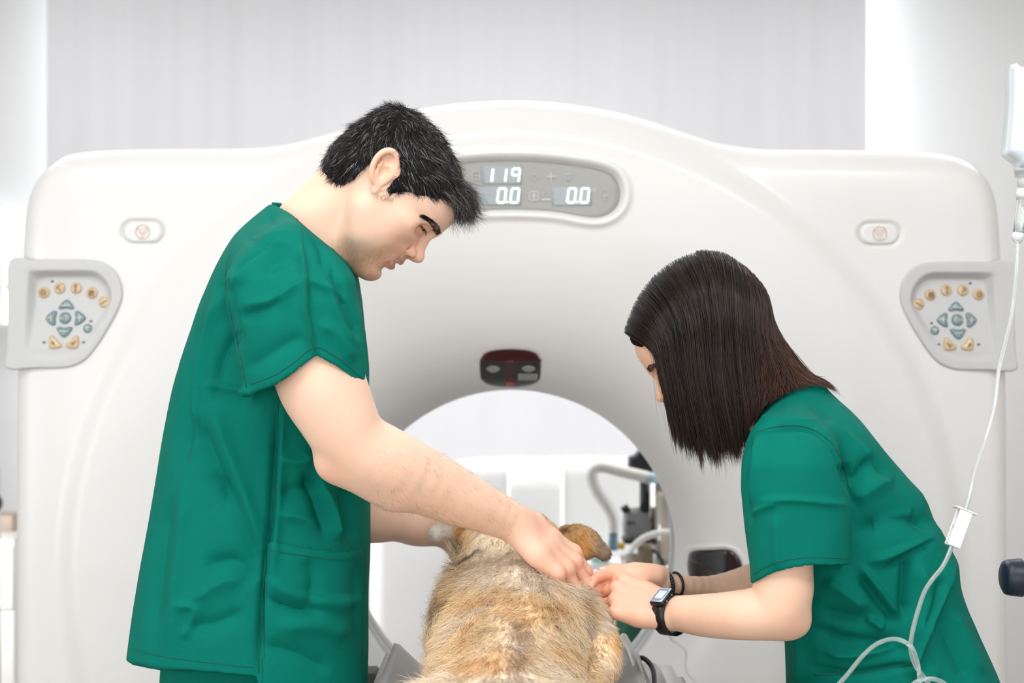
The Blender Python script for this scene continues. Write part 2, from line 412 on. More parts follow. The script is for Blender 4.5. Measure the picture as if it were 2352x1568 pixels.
# ================================================================ camera and light
cam = bpy.data.cameras.new('camera'); co = bpy.data.objects.new('camera', cam); C.objects.link(co)
co.location = (0, 0, CZ); co.rotation_euler = (math.pi / 2, 0, 0); cam.sensor_width = 36; cam.lens = 36 * F / 2352; cam.clip_start = .05
cam.dof.use_dof = True; cam.dof.focus_distance = 1.98; cam.dof.aperture_fstop = 4.0
sc = bpy.context.scene; sc.camera = co
sc.view_settings.view_transform = 'Standard'; sc.view_settings.look = 'None'; sc.view_settings.exposure = EXPO; sc.view_settings.gamma = 1
sc.cycles.max_bounces = 8; sc.cycles.transmission_bounces = 5; sc.cycles.glossy_bounces = 3
w = bpy.data.worlds.new('world'); sc.world = w; w.use_nodes = True
w.node_tree.nodes['Background'].inputs['Color'].default_value = (.95, .97, 1, 1); w.node_tree.nodes['Background'].inputs['Strength'].default_value = .5

def area(name, loc, rot, sx, sy, power, col=(1, 1, 1), spread=math.pi):
    l = bpy.data.lights.new(name, 'AREA'); l.shape = 'RECTANGLE'; l.size = sx; l.size_y = sy; l.energy = power; l.color = col; l.spread = spread
    o = bpy.data.objects.new(name, l); o.location = loc; o.rotation_euler = rot; C.objects.link(o); return o
H = 2.9
XL_, XR_, YB, YF = -3.3, 3.3, 5.3, -2.6
def struct(name, lo, hi, m): return tag(box(name, lo, hi, m, bev=0), kind='structure')
struct('floor', (XL_, YF, -.1), (XR_, YB, 0), M['floor'])
struct('ceiling', (XL_, YF, H), (XR_, YB, H + .1), M['ceil'])
struct('wall_back', (XL_, YB, -.1), (XR_, YB + .1, H + .1), M['wall'])
struct('wall_left', (XL_ - .1, YF, -.1), (XL_, YB + .1, H + .1), M['wall'])
struct('wall_right', (XR_, YF, -.1), (XR_ + .1, YB + .1, H + .1), M['wall'])
# front wall behind the camera, left open above for the added front fill light
tag(box('wall_front', (XL_, YF - .1, -.1), (XR_, YF, .8), M['wall'], bev=0), kind='structure')
# ceiling lamps: recessed panels over the room
for i, (x, y, p) in enumerate(((-1.1, .4, LP * 2.3), (1.1, .4, LP * 2.3), (0, 1.3, LP * .6), (-1.7, 3.95, LP * .9), (1.7, 3.95, LP * .9), (0, 3.78, LP * 2.2))):
    t = empty('ceiling_lamp', (x, y, H - .03)); tag(t, 'square recessed ceiling lamp panel above the scanner room', 'lamp', 'ceiling lamps')
    box('lamp_frame', (x - .34, y - .34, H - .035), (x + .34, y + .34, H - .001), M['ceil'], t, bev=.004)
    box('diffuser', (x - .3, y - .3, H - .04), (x + .3, y + .3, H - .034), M['glow'], t, bev=0)
    for c in t.children: c.matrix_parent_inverse = Matrix.Translation(-Vector(t.location))
    area('ceiling_light', (x, y, H - .06), (0, 0, 0), 1.5 if y > 3 else 1.0, .6 if y > 3 else 1.0, p)
for sg in (1, -1):  # added fill lights out of view, brightening what shows through the bore
    l = area('rear_fill_light', (2.7 * sg, 3.75, .75), (0, 0, 0), .9, .7, RP, (.97, .985, 1), 1.0); l.rotation_euler = (Vector((2.7 * sg, 3.75, .75)) - Vector((0, 4.6, .85))).to_track_quat('Z', 'Y').to_euler()
area('side_fill_light', (XL_ + .15, .6, 1.3), (math.pi / 2, 0, -math.pi / 2), 2.6, 1.6, WP * .30, (.97, .985, 1))  # added fill by the solid left wall, brightening the sides of the flare
area('front_fill_light', (-.6, YF + .1, 1.3), (math.pi / 2, 0, 0), 4.4, 2.4, WP, (.97, .985, 1))  # added frontal fill behind the camera

# ================================================================ panel curtain and the light behind it
YC = 5.0
xa, xb = P(108, 0, YC)[0], P(1990, 0, YC)[0]
nx = 1200; xs = np.linspace(xa, xb, nx); zs = [.05, H - .02]
prof = YC + .002 * np.sin(xs * 9) + .0016 * np.sin(xs * 23 + 1) + .001 * np.sin(xs * 57 + 2)
V = []; 
for dy in (0, .012):
    for z in zs: V += [(x, y + dy, z) for x, y in zip(xs, prof)]
V = np.array(V); i = np.arange(nx - 1)
f = np.concatenate([np.stack([i, i + 1, nx + i + 1, nx + i], -1), np.stack([2 * nx + i + 1, 2 * nx + i, 3 * nx + i, 3 * nx + i + 1], -1)])
ed = np.array([[0, nx, 3 * nx, 2 * nx], [nx - 1, 3 * nx - 1, 4 * nx - 1, 2 * nx - 1]])
cu = np_mesh('panel_curtain', V, np.concatenate([f, ed]), M['curtain']); tag(cu, 'wide pale grey panel curtain with faint vertical streaks covering the back wall', 'curtain')
for sgn, x, lab in ((-1, xa + .05, 'left'), (1, xb - .06, 'right')):  # strips added to light the wall beside the curtain, for leaking daylight
    t = box('added_strip', (x - .012, 5.19, .0), (x + .012, 5.2, 2.8), M['ceil'], bev=.002)
    tag(t, 'vertical strip added in place of daylight behind the %s edge of the grey panel curtain' % lab, 'light strip')
    l = area('added_strip_light', (x + sgn * .012, 5.13, 1.55), (math.pi / 2, 0, 0), .05, 2.5, SP * (1 if sgn > 0 else .45), (.93, .97, 1)); l.rotation_euler = (math.pi / 2, 0, -sgn * math.radians(28))
# far left of the room: bright narrow window, dark latch, beige cabinet, white worktop unit
def wbox(name, x0, y0, x1, y1, D, th, m, parent=None, bev=.004):
    a = P(x0, y1, D); b = P(x1, y0, D); return box(name, (a[0], D, a[2]), (b[0], D + th, b[2]), m, parent, bev)
wn_ = empty('window_1', (0, 0, 0)); tag(wn_, kind='structure')
M['pane'] = mat('window_daylight', (1, 1, 1), .5, emit=(.95, .98, 1), estr=.9)
wbox('window_pane', -60, 478, 24, 742, 5.22, .01, M['pane'], wn_, 0)
wbox('window_frame', -70, 470, 3, 750, 5.19, .03, M['ceil'], wn_)
wbox('window_sill', -90, 744, 26, 752, 5.16, .12, M['ceil'], wn_)
tag(wbox('window_latch', 13, 650, 22, 665, 5.19, .03, M['black']), 'small black latch on the bright window left of the scanner', 'latch')
M['beige'] = mat('beige_laminate', s2l(168, 152, 138), .5, noise=.03)
bc = empty('cabinet', P(-40, 1300, 4.5)); tag(bc, 'beige-topped white cabinet at the far left behind the scanner', 'cabinet')
wbox('back_panel', -120, 1182, 30, 1236, 4.6, .1, M['beige'], bc); wbox('body', -120, 1236, 34, 1960, 4.45, .28, M['white'], bc); wbox('drawer', -118, 1258, 30, 1400, 4.43, .02, M['white'], bc)
for c in bc.children: c.matrix_parent_inverse = Matrix.Translation(-Vector(bc.location))
ks = empty('equipment_stand', P(-17, 1155, 4.2) * np.array([1, 1, 0])); tag(ks, 'round black knob on a steel stand at the far left edge beside the scanner', 'stand')
lathe('knob', [(.001, -.02), (.022, -.018), (.03, 0), (.022, .018), (.001, .02)], M['black'], ks, tuple(P(-17, 1155, 4.2)), (0, 1, 0))
lathe('pole', [(.012, 0), (.012, .98)], M['steel'], ks, tuple(P(-17, 1155, 4.2) * np.array([1, 1, 0]) + np.array([0, .03, 0])), n=16); lathe('base', [(.1, 0), (.1, .02), (.02, .03)], M['steel'], ks, tuple(P(-17, 1155, 4.2) * np.array([1, 1, 0]) + np.array([0, .03, 0])), n=24)
for c in ks.children: c.matrix_parent_inverse = Matrix.Translation(-Vector(ks.location))

# ================================================================ CT scanner
scan = empty('ct_scanner', (0, 3.1, 0)); tag(scan, 'large white ring-shaped CT scanner with round bore and grey control panels', 'CT scanner')
D0 = 2.72; GC = np.array([1176., 1300.]); kG = F / D0
G_OUT = [(14, 1568), (14, 1400), (14, 1100), (16, 850), (22, 700), (28, 600), (33, 520), (40, 462), (54, 420), (78, 385), (110, 358), (150, 342), (250, 333), (400, 331), (560, 329), (640, 321), (700, 307),
         (770, 288), (850, 262), (920, 244), (1000, 230), (1080, 221), (1176, 217), (1270, 221), (1350, 231), (1430, 246), (1500, 265), (1580, 292), (1650, 314), (1720, 327), (1800, 332), (1990, 334), (2140, 339),
         (2210, 349), (2258, 370), (2288, 400), (2304, 432), (2315, 480), (2321, 560), (2328, 700), (2334, 850), (2336, 1100), (2337, 1568), (2339, 2000), (2339, 2330), (2310, 2395), (2200, 2404), (1176, 2404), (150, 2404), (40, 2395), (13, 2330), (14, 2000)]
DISP = [(1172, 370), (1250, 373), (1330, 382), (1380, 392), (1406, 404), (1420, 424), (1424, 447), (1418, 472), (1400, 490), (1372, 499), (1335, 496), (1270, 485), (1172, 481)]
DISP = DISP + [(2344 - x, y) for x, y in DISP[1:-1][::-1]]
DISPs = crom(DISP, 4, True)
_rf = np.linspace(0, 2000, 2001); _rc = np.maximum(_rf, 398) - 398
_df = .13 * np.exp(-_rc / 110) + .05 * np.exp(-_rc / 260) + .012 * np.exp(-_rc / 12) - .028 * (1 - sstep(982, 1056, _rf))
def g_depth(Q):
    r = np.hypot(Q[:, 0] - GC[0], Q[:, 1] - GC[1]); up = np.clip((GC[1] - Q[:, 1]) / np.maximum(r, 1), 0, 1) ** 1.5; rc = np.maximum(r, 398) - 398; dk = 62 + 52 * up     # the flare is deeper above the bore
    return .13 * np.exp(-rc / dk) + .05 * np.exp(-rc / (190 + 80 * up)) + .012 * np.exp(-rc / 12) - .028 * (1 - sstep(982, 1056, r))
STOPS = [(327, 532), (2021, 536)]
def stadium(cx, cy, a, b, n=10):
    out = []
    for s, x0 in ((1, cx + a - b), (-1, cx - a + b)):
        for t in np.linspace(-90, 90, n): out.append((x0 + s * b * math.cos(math.radians(t)), cy + (b if s > 0 else -b) * math.sin(math.radians(t))))
    return out
LAS = [(1172, 801), (1205, 804), (1230, 812), (1241, 824), (1244, 838), (1243, 868), (1239, 878), (1225, 888), (1200, 894), (1172, 896)]
LAS = LAS + [(2344 - x, y) for x, y in LAS[1:-1][::-1]]
LAS2 = [(1595, 1330), (1596, 1300), (1600, 1286), (1612, 1278), (1640, 1271), (1672, 1266), (1688, 1270), (1700, 1284), (1707, 1305), (1709, 1335), (1706, 1362), (1690, 1374), (1640, 1368), (1605, 1356)]
LAS3 = [(2352 - x, y) for x, y in LAS2[::-1]]
CP = [(22, 598), (80, 597.5), (140, 597), (205, 597.5), (238, 604), (262, 620), (277, 645), (282, 675), (274, 706), (250, 752), (222, 796), (198, 824), (172, 839), (140, 845), (80, 845.5), (15, 846), (16, 800), (19, 700)]
CR = [(86, 622), (150, 621.5), (208, 622), (232, 632), (250, 653), (258, 680), (254, 704), (238, 734), (214, 776), (194, 804), (168, 821), (140, 827), (95, 827), (68, 822), (58, 806), (58, 770), (63, 700), (67, 645), (72, 630)]
CPs = crom(CP, 4, True)
def build_housing():
    n = 1440; nr = 250
    od = crom(G_OUT, 6, True); ang = np.arctan2(od[:, 1] - GC[1], od[:, 0] - GC[0]); ra = np.hypot(od[:, 0] - GC[0], od[:, 1] - GC[1])
    o = np.argsort(ang); ang = ang[o]; ra = ra[o]; th = np.linspace(-np.pi, np.pi, n, endpoint=False)
    Ro = np.interp(th, np.concatenate([ang - 2 * np.pi, ang, ang + 2 * np.pi]), np.tile(ra, 3))
    t = np.linspace(0, 1, nr); r0 = 398.
    # finer rings near the outer edge
    t = 1 - (1 - t) ** 1.25
    Rr = r0 + (Ro[None] - r0) * t[:, None]
    Q = np.stack([GC[0] + Rr * np.cos(th), GC[1] + Rr * np.sin(th)], -1).reshape(-1, 2)
    # distance to outline
    dist = np.full(len(Q), 1e9); near = np.hypot(Q[:, 0] - GC[0], Q[:, 1] - GC[1]) > 700
    A = od[::2]; B = np.roll(A, -1, 0); q = Q[near]; dn = np.full(len(q), 1e9)
    for a, b in zip(A, B):
        e = b - a; wv = q - a; tt = np.clip((wv @ e) / (e @ e), 0, 1); dn = np.minimum(dn, ((wv - tt[:, None] * e) ** 2).sum(1))
    dist[near] = np.sqrt(dn)
    dep = g_depth(Q)
    for R_, pw in ((62., 1.0),):
        x = np.clip(dist / R_, 0, 1); dep += (R_ / kG) * (1 - np.sqrt(np.clip(1 - (1 - x) ** 2.0, 0, 1)))
    x = np.clip(dist / 170, 0, 1); dep += .018 * (1 - x) ** 2.5
    m = (np.abs(Q[:, 0] - 1172) < 330) & (np.abs(Q[:, 1] - 435) < 130); sd = sdpoly(Q[m], DISPs)
    dep[m] += .014 * (1 - sstep(-3, 9, sd)) - .006 * np.exp(-((sd - 16) / 8) ** 2)
    for cx, cy in STOPS:
        m = (np.abs(Q[:, 0] - cx) < 90) & (np.abs(Q[:, 1] - cy) < 60); sd = sdpoly(Q[m], stadium(cx, cy, 51, 29)); dep[m] += .008 * (1 - sstep(-6, 3, sd))
    for mir in (0, 1):
        xx = 2348.5 - Q[:, 0] if mir else Q[:, 0]; yy = Q[:, 1] - 4.5 * mir; m = (xx < 300) & (yy > 580) & (yy < 870)
        dep[m] += .034 * (1 - sstep(-10, -3, sdpoly(np.stack([xx[m], yy[m]], -1), CPs)))
    m = (np.abs(Q[:, 0] - 1652) < 80) & (np.abs(Q[:, 1] - 1320) < 80); sd = sdpoly(Q[m], LAS2); dep[m] -= .003 * np.exp(-((sd - 7) / 4) ** 2)
    W = np.empty((len(Q), 3)); W[:, 0] = (Q[:, 0] - CX) / kG; W[:, 1] = D0 + dep; W[:, 2] = CZ - (Q[:, 1] - CY) / kG
    W[:, 2] = np.maximum(W[:, 2], .002); W = W.reshape(nr, n, 3)
    cw = np.array([0, 0, CZ - (GC[1] - CY) / kG])
    inner = []
    for rad, D in ((.52, 3.62), (.44, 3.3), (.365, 3.10), (.352, 3.08), (.352, 2.945), (.345, 2.935), (.336, 2.932)):
        inner.append(np.stack([rad * np.cos(th), np.full(n, D), cw[2] - rad * np.sin(th)], -1))
    outer = []
    for D in (2.86, 3.1, 3.4, 3.58): a = W[-1].copy(); a[:, 1] = np.maximum(a[:, 1], D); outer.append(a)
    a = W[-1].copy(); a[:, 1] = 3.62; a[:, 0] *= .985; a[:, 2] = cw[2] + (a[:, 2] - cw[2]) * .985; a[:, 2] = np.maximum(a[:, 2], .002); outer.append(a)
    R = np.concatenate([np.array(inner), W, np.array(outer)]); V = R.reshape(-1, 3); k = len(R)
    f = ring_faces(k, n); j = np.arange(n); f = np.concatenate([f, np.stack([(k - 1) * n + j, (k - 1) * n + (j + 1) % n, (j + 1) % n, j], -1)])
    return np_mesh('housing', V, f, M['white'], scan)
build_housing()
bz = CZ - (GC[1] - CY) / kG
def cyl_ring(name, r0, r1, y0, y1, m, parent, n=240, br=.006):
    th = np.linspace(0, 2 * np.pi, n, endpoint=False); R = []
    for rad, D in ((r0 + br, y0), (r0, y0 + br), (r0, y1 - br), (r0 + br, y1), (r1, y1), (r1, y0)):
        R.append(np.stack([rad * np.cos(th), np.full(n, D), bz + rad * np.sin(th)], -1))
    V = np.concatenate(R); k = len(R); f = ring_faces(k, n); j = np.arange(n)
    f = np.concatenate([f, np.stack([(k - 1) * n + j, (k - 1) * n + (j + 1) % n, (j + 1) % n, j], -1)])
    return np_mesh(name, V, f, m, parent)
cyl_ring('bore_ring', .343, .350, 2.93, 2.985, M['ring'], scan)
tag(cyl_ring('scan_window', .345, .351, 2.99, 3.05, mat('scan_window_film', (.42, .43, .42), .15, noise=.1, nscale=40, coat=.5), scan), 'darker glossy scan window band inside the bore')
cyl_ring('bore_ring', .342, .350, 3.055, 3.085, M['ring'], scan)

# flat marks drawn as thin raised strips
def marks(name, segs, D, wpx, m, parent, th=.0008, depth=None):
    G = []
    for s in segs:
        s = np.asarray(s, float); ww = wpx
        for a, b in zip(s[:-1], s[1:]):
            e = b - a; L = np.hypot(*e); e = e / max(L, 1e-6); nrm = np.array([-e[1], e[0]]) * ww / 2; a2 = a - e * ww * .3; b2 = b + e * ww * .3
            q = np.array([a2 + nrm, b2 + nrm, b2 - nrm, a2 - nrm]); off = depth(q.mean(0)[None])[0] if depth is not None else 0
            v = [P(x, y, D) * np.array([1, 0, 1]) + np.array([0, D + off - th, 0]) for x, y in q]; v += [p + np.array([0, th * 1.2, 0]) for p in v]
            G.append((np.array(v), [[0, 1, 2, 3], [7, 6, 5, 4], [0, 4, 5, 1], [1, 5, 6, 2], [2, 6, 7, 3], [3, 7, 4, 0]]))
    Vv, Ff = join_geo(G); return np_mesh(name, Vv, Ff, m, parent, smooth=False)
def circ(cx, cy, r, n=16, a0=0, a1=360): return [(cx + r * math.cos(math.radians(a)), cy + r * math.sin(math.radians(a))) for a in np.linspace(a0, a1, n)]

# display
gd = lambda Q: g_depth(Q) + .009
dp = plate('display_panel', DISP, D0, M['disp'], scan, depth=gd, thick=.008, edge=2, nring=14, smooth_n=5)
def rect(name, x0, y0, x1, y1, m, lift=.0015):
    return plate(name, [(x0, y0), ((x0 + x1) / 2, y0), (x1, y0), (x1, (y0 + y1) / 2), (x1, y1), ((x0 + x1) / 2, y1), (x0, y1), (x0, (y0 + y1) / 2)], D0, m, dp, depth=lambda Q: gd(Q) - lift, thick=.003, edge=0, nring=6, smooth_n=0)
rect('screen', 1108, 383, 1198, 424, M['lcd']); rect('screen', 1096, 431, 1198, 472, M['lcd']); rect('screen', 1268, 431, 1358, 473, M['lcd'])
SEG = {'a': ((0, 0), (1, 0)), 'b': ((1, 0), (1, 1)), 'c': ((1, 1), (1, 2)), 'd': ((0, 2), (1, 2)), 'e': ((0, 1), (0, 2)), 'f': ((0, 0), (0, 1)), 'g': ((0, 1), (1, 1))}
CH = {'0': 'abcdef', '1': 'bc', '9': 'abcfg'}
def digit(ch, x, y, wd, ht, wp=4.2):
    segs = []
    for s in CH[ch]:
        (ax, ay), (bx, by) = SEG[s]; a = np.array([x + ax * wd, y + ay * ht / 2]); b = np.array([x + bx * wd, y + by * ht / 2]); e = (b - a) / np.linalg.norm(b - a) * 2.2; a = a + e; b = b - e
        sl = lambda p: (p[0] - (p[1] - y - ht / 2) * .12, p[1]); segs.append([sl(a), sl(b)])
    marks('digit', segs, D0, wp, M['digit'], dp, depth=lambda Q: gd(Q) - .002)
digit('1', 1112, 389, 19, 30, 5.2); digit('1', 1143, 389, 19, 30, 4.2); digit('9', 1176, 389, 17, 30)
digit('0', 1144, 434, 17, 32); digit('0', 1174, 434, 17, 32); digit('0', 1304, 434, 17, 32); digit('0', 1334, 434, 17, 32)
gi = lambda Q: gd(Q) - .002
for dx_ in (0, 160): marks('decimal_point', [[(1164 + dx_, 465), (1166 + dx_, 465)]], D0, 3, M['digit'], dp, depth=gi)
marks('degree_sign', [circ(1363, 438, 3.6)], D0, 1.3, M['icon2'], dp, depth=gi)
rr_ = lambda cx, cy, a, b: [(cx - a + 3, cy - b), (cx + a - 3, cy - b), (cx + a, cy - b + 3), (cx + a, cy + b - 3), (cx + a - 3, cy + b), (cx - a + 3, cy + b), (cx - a, cy + b - 3), (cx - a, cy - b + 3), (cx - a + 3, cy - b)]
marks('icon', [rr_(1093, 405, 9, 9), [(1086, 405), (1100, 405)], [(1092, 400), (1094, 400)], [(1092, 410), (1094, 410)]], D0, 1.6, M['icon'], dp, depth=gi)
marks('icon', [rr_(1226, 451, 10, 10), [(1219, 451), (1233, 451)], [(1221, 446), (1231, 446)], [(1223, 457), (1229, 457)], [(1226, 443), (1226, 458)]], D0, 1.6, M['icon2'], dp, depth=gi)
marks('icon', [[(1245, 459), (1263, 459)]], D0, 2.6, M['icon2'], dp, depth=gi)
marks('icon', [[(1245, 444), (1250, 443), (1246, 447), (1250, 450), (1245, 450)], [(1263, 443), (1260, 450)]], D0, 1.1, M['icon'], dp, depth=gi)
marks('icon', [circ(1227, 407, 6, 10), [(1227, 398), (1227, 401)], [(1227, 413), (1227, 417)], [(1218, 407), (1221, 407)], [(1233, 407), (1237, 407)]], D0, 1.3, M['icon'], dp, depth=gi)
marks('icon', [[(1265, 398), (1265, 417)], [(1256, 407), (1275, 407)]], D0, 3, M['icon'], dp, depth=gi)
marks('icon', [[(1297, 402), (1311, 402)], circ(1304, 407, 5, 9), [(1297, 414), (1311, 414)]], D0, 1.4, M['icon'], dp, depth=gi)
marks('icon', [circ(1388, 443, 8, 10), [(1381, 452), (1396, 452)], [(1383, 458), (1393, 458)], [(1388, 440), (1388, 464)]], D0, 1.4, M['icon'], dp, depth=gi)

# emergency stop buttons
for cx, cy in STOPS:
    b = plate('stop_button', stadium(cx, cy, 46, 24), D0, M['white'], scan, depth=lambda Q: 0 * Q[:, 0] + .002, thick=.012, edge=5, smooth_n=0, nring=8)
    tri = [(cx - 12, cy - 8), (cx + 12, cy - 8), (cx, cy + 14), (cx - 12, cy - 8)]
    marks('stop_mark', [circ(cx, cy, 16, 25), tri, [(cx - 5, cy - 4), (cx, cy + 4), (cx + 5, cy - 4)]], D0 + .001, 1.6, M['pink'], b)

# laser windows
def on_slope(lift): return lambda Q: g_depth(Q) - lift
lw = plate('laser_window', LAS, D0, M['lblack'], scan, depth=on_slope(.004), thick=.012, edge=3, nring=10, smooth_n=6)
rs = [(1105, 832), (1106, 822), (1112, 812), (1135, 804), (1172, 802), (1210, 804), (1232, 812), (1239, 822), (1241, 832), (1172, 832)]
plate('red_filter', rs, D0, M['lred'], lw, depth=on_slope(.0055), thick=.002, edge=0, smooth_n=4, nring=6, center=(1172, 818))
plate('red_filter', [(1161, 830), (1183, 830), (1183, 860), (1183, 893), (1172, 894), (1161, 893), (1161, 860)], D0, M['lred'], lw, depth=on_slope(.0055), thick=.002, edge=0, smooth_n=0, nring=6)
plate('laser_slit', [(1162, 881), (1182, 881), (1182, 892), (1162, 892)], D0, M['lbright'], lw, depth=on_slope(.0075), thick=.002, edge=0, smooth_n=0, nring=4)
plate('sticker', [(1115, 849), (1122, 843), (1132, 841.5), (1143, 844), (1147.5, 849), (1143, 855), (1132, 858.5), (1124, 857), (1118, 852)], D0, M['lgrey'], lw, depth=on_slope(.006), thick=.002, edge=0, smooth_n=3, nring=5)
plate('sticker', [(1199, 848), (1206, 843), (1216, 841), (1227, 844), (1231.5, 849), (1226, 854), (1216, 857), (1206, 855)], D0, M['lgrey'], lw, depth=on_slope(.006), thick=.002, edge=0, smooth_n=3, nring=5)
plate('sticker', [(1191, 861), (1237, 861), (1236, 877), (1191, 877)], D0, M['lgrey'], lw, depth=on_slope(.006), thick=.002, edge=0, smooth_n=0, nring=5)
for L_ in (LAS2, LAS3):
    cxx = np.mean([p[0] for p in L_]); sg = 1 if cxx > 1176 else -1
    l2 = plate('laser_window', L_, D0, mat('laser_dark', s2l(45, 26, 28), .2, noise=.05, coat=.4), scan, depth=on_slope(.006), thick=.014, edge=3, nring=8, smooth_n=4)
    fx = lambda pts: [(x if sg > 0 else 2352 - x, y) for x, y in (pts if sg > 0 else pts[::-1])]
    plate('grey_cover', fx([(1598, 1302), (1601, 1287), (1614, 1280), (1645, 1273), (1672, 1269), (1673, 1290), (1672, 1318), (1665, 1321), (1630, 1312)]), D0, M['lblack'], l2, depth=on_slope(.008), thick=.002, edge=0, smooth_n=3, nring=6)

# control panels
def ctrl(mirror):
    mx = (lambda pts: [(2348.5 - x, y + 4.5) for x, y in pts[::-1]]) if mirror else (lambda pts: pts)
    m1 = (lambda x, y: (2348.5 - x, y + 4.5)) if mirror else (lambda x, y: (x, y))
    crp = crom(mx(CR), 4, True)
    dr = .022
    cpo = mx(CP)
    # keep the straight outer edge crisp
    pts = crom(cpo, 4, True)
    def dep(Q):
        sd = sdpoly(Q, crp); x = Q[:, 1] - (4.5 if mirror else 0); base = dr * (1 - sstep(-16, 3, sd)); slope = np.clip((830 - x) / 200, 0.15, 1)
        return base * slope - .004
    p = plate('control_panel', pts, D0, M['grey_pl'], scan, depth=dep, thick=.16, edge=5, nring=60, smooth_n=0, center=m1(150, 720))
    dl = lambda Q: dr * np.clip((830 - (Q[:, 1] - (4.5 if mirror else 0))) / 200, .15, 1) - .005
    def btn(kind, pts, m, dome=.004):
        return plate(kind, mx(pts), D0, m, p, depth=dl, thick=.006, edge=0, dome=dome, nring=7, smooth_n=3)
    im = lambda segs: [mx(s) for s in segs]
    def ic(segs, m, par, wd=1.5): marks('icon', im(segs), D0, wd, m, par, depth=lambda Q: dl(Q) - .0045)
    def rnd(x, y, r): return [(x + r * math.cos(a), y + r * math.sin(a)) for a in np.linspace(0, 2 * math.pi, 12, endpoint=False)]
    for i, (x, y) in enumerate(((96, 671), (132, 661), (170, 661), (207, 672), (236, 693))):
        b = btn('round_button', rnd(x, y, 13.5), M['tan'])
        if i == 0: s = [circ(x, y, 4, 10)] + [[(x + 6 * math.cos(a), y + 6 * math.sin(a)), (x + 8 * math.cos(a), y + 8 * math.sin(a))] for a in np.linspace(0, 2 * math.pi, 8, endpoint=False)]
        elif i == 1: s = [[(x - 6, y), (x - 2, y - 5), (x + 3, y - 6)], [(x + 2, y + 2), (x + 3, y + 7)], [(x - 4, y + 1), (x, y)]]
        elif i == 2: s = [circ(x, y - 5, 3, 7), [(x, y - 2), (x, y + 5)], [(x - 3, y + 6), (x + 3, y + 6)]]
        elif i == 3: s = [[(x - 6, y - 5), (x + 6, y - 5)], [(x - 5, y - 2), (x - 5, y + 5)], [(x + 5, y - 2), (x + 5, y + 5)], circ(x, y, 3, 7), [(x - 6, y + 6), (x + 6, y + 6)]]
        else: s = [[(x - 7, y + 4), (x - 2, y + 3), (x + 3, y - 3), (x + 7, y - 4)]]
        ic(s, M['brown'], b)
    b = btn('round_button', rnd(147, 730, 14), M['blue']); ic([[(140, 727), (137, 730), (140, 733)], [(154, 727), (157, 730), (154, 733)], [(145, 727), (143, 730), (145, 733)], [(149, 727), (151, 730), (149, 733)]], M['cream'], b)
    b = btn('round_button', rnd(200, 754, 10.5), M['blue'], .003); ic([[(195, 752), (206, 752)], [(200, 749), (200, 758)]], M['cream'], b, 2)
    up = [(149, 687), (157, 692), (166, 703), (166, 709), (160, 710), (149, 708), (138, 710), (132, 709), (132, 703), (141, 692)]
    b = btn('arrow_button', up, M['blue']); ic([[(140, 701), (156, 701)], [(148, 696), (148, 698)]], M['cream'], b, 2.2)
    dn = [(146, 775), (138, 770), (129, 756), (130, 751), (136, 750), (146, 752), (157, 750), (164, 751), (165, 756), (155, 770)]
    b = btn('arrow_button', dn, M['blue']); ic([[(138, 760), (154, 760)], [(146, 765), (146, 766)]], M['cream'], b, 2.2)
    lf = [(102, 731), (107, 722), (119, 713), (126, 714), (128, 720), (125, 731), (126, 741), (124, 747), (117, 747), (108, 740)]
    b = btn('arrow_button', lf, M['blue']); ic([[(109, 729), (119, 729)], [(116, 723), (117, 737)]], M['cream'], b, 2)
    rt = [(195, 731), (189, 722), (178, 714), (171, 714), (169, 720), (171, 731), (169, 741), (171, 747), (178, 746), (188, 740)]
    b = btn('arrow_button', rt, M['blue']); ic([[(176, 729), (186, 729)], [(181, 723), (182, 737)]], M['cream'], b, 2)
    for s_, xx in ((1, 126), (-1, 166)):
        cvx = 146
        tb = [(112, 778), (115, 771), (121, 770), (127, 776), (133, 783), (141, 789), (142, 796), (134, 800), (122, 801), (114, 799), (112, 790)]
        if s_ < 0: tb = [(2 * cvx + 1.5 - x, y) for x, y in tb[::-1]]
        b = btn('curved_button', tb, M['tan'])
        if s_ > 0: ic([[(118, 788), (127, 787)], [(122, 783), (124, 787), (126, 793)]], M['brown'], b)
        else: ic([[(163, 788), (172, 787)], [(175, 783), (171, 788), (167, 794)]], M['brown'], b)
    for x, y in ((114, 645), (207, 737), (101, 786), (192, 786)):
        plate('indicator_light', mx([(x + 3.4 * math.cos(a), y + 1.8 * math.sin(a)) for a in np.linspace(0, 2 * math.pi, 10, endpoint=False)]), D0, M['dark'], p, depth=lambda Q: dl(Q) - .0012, thick=.003, edge=0, nring=3, smooth_n=0)
    # raised grip dots on the outer strip
    G = []
    for iy in range(12):
        for xx in (31, 44):
            x, y = m1(xx - iy * .9, 626 + iy * 18); c = P(x, y, D0); a = np.linspace(0, 2 * np.pi, 8, endpoint=False)
            v = np.concatenate([np.stack([c[0] + .0014 * s * np.cos(a), np.full(8, D0 - .0042 - .0008 * (1 - s)), c[2] + .0014 * s * np.sin(a)], -1) for s in (1, .5)])
            G.append((v, ring_faces(2, 8).tolist() + [list(range(8, 16))]))
    Vv, Ff = join_geo(G); np_mesh('grip_dots', Vv, Ff, M['grey_pl'], p)
ctrl(False); ctrl(True)
recenter(scan, (0, 3.1, 0))
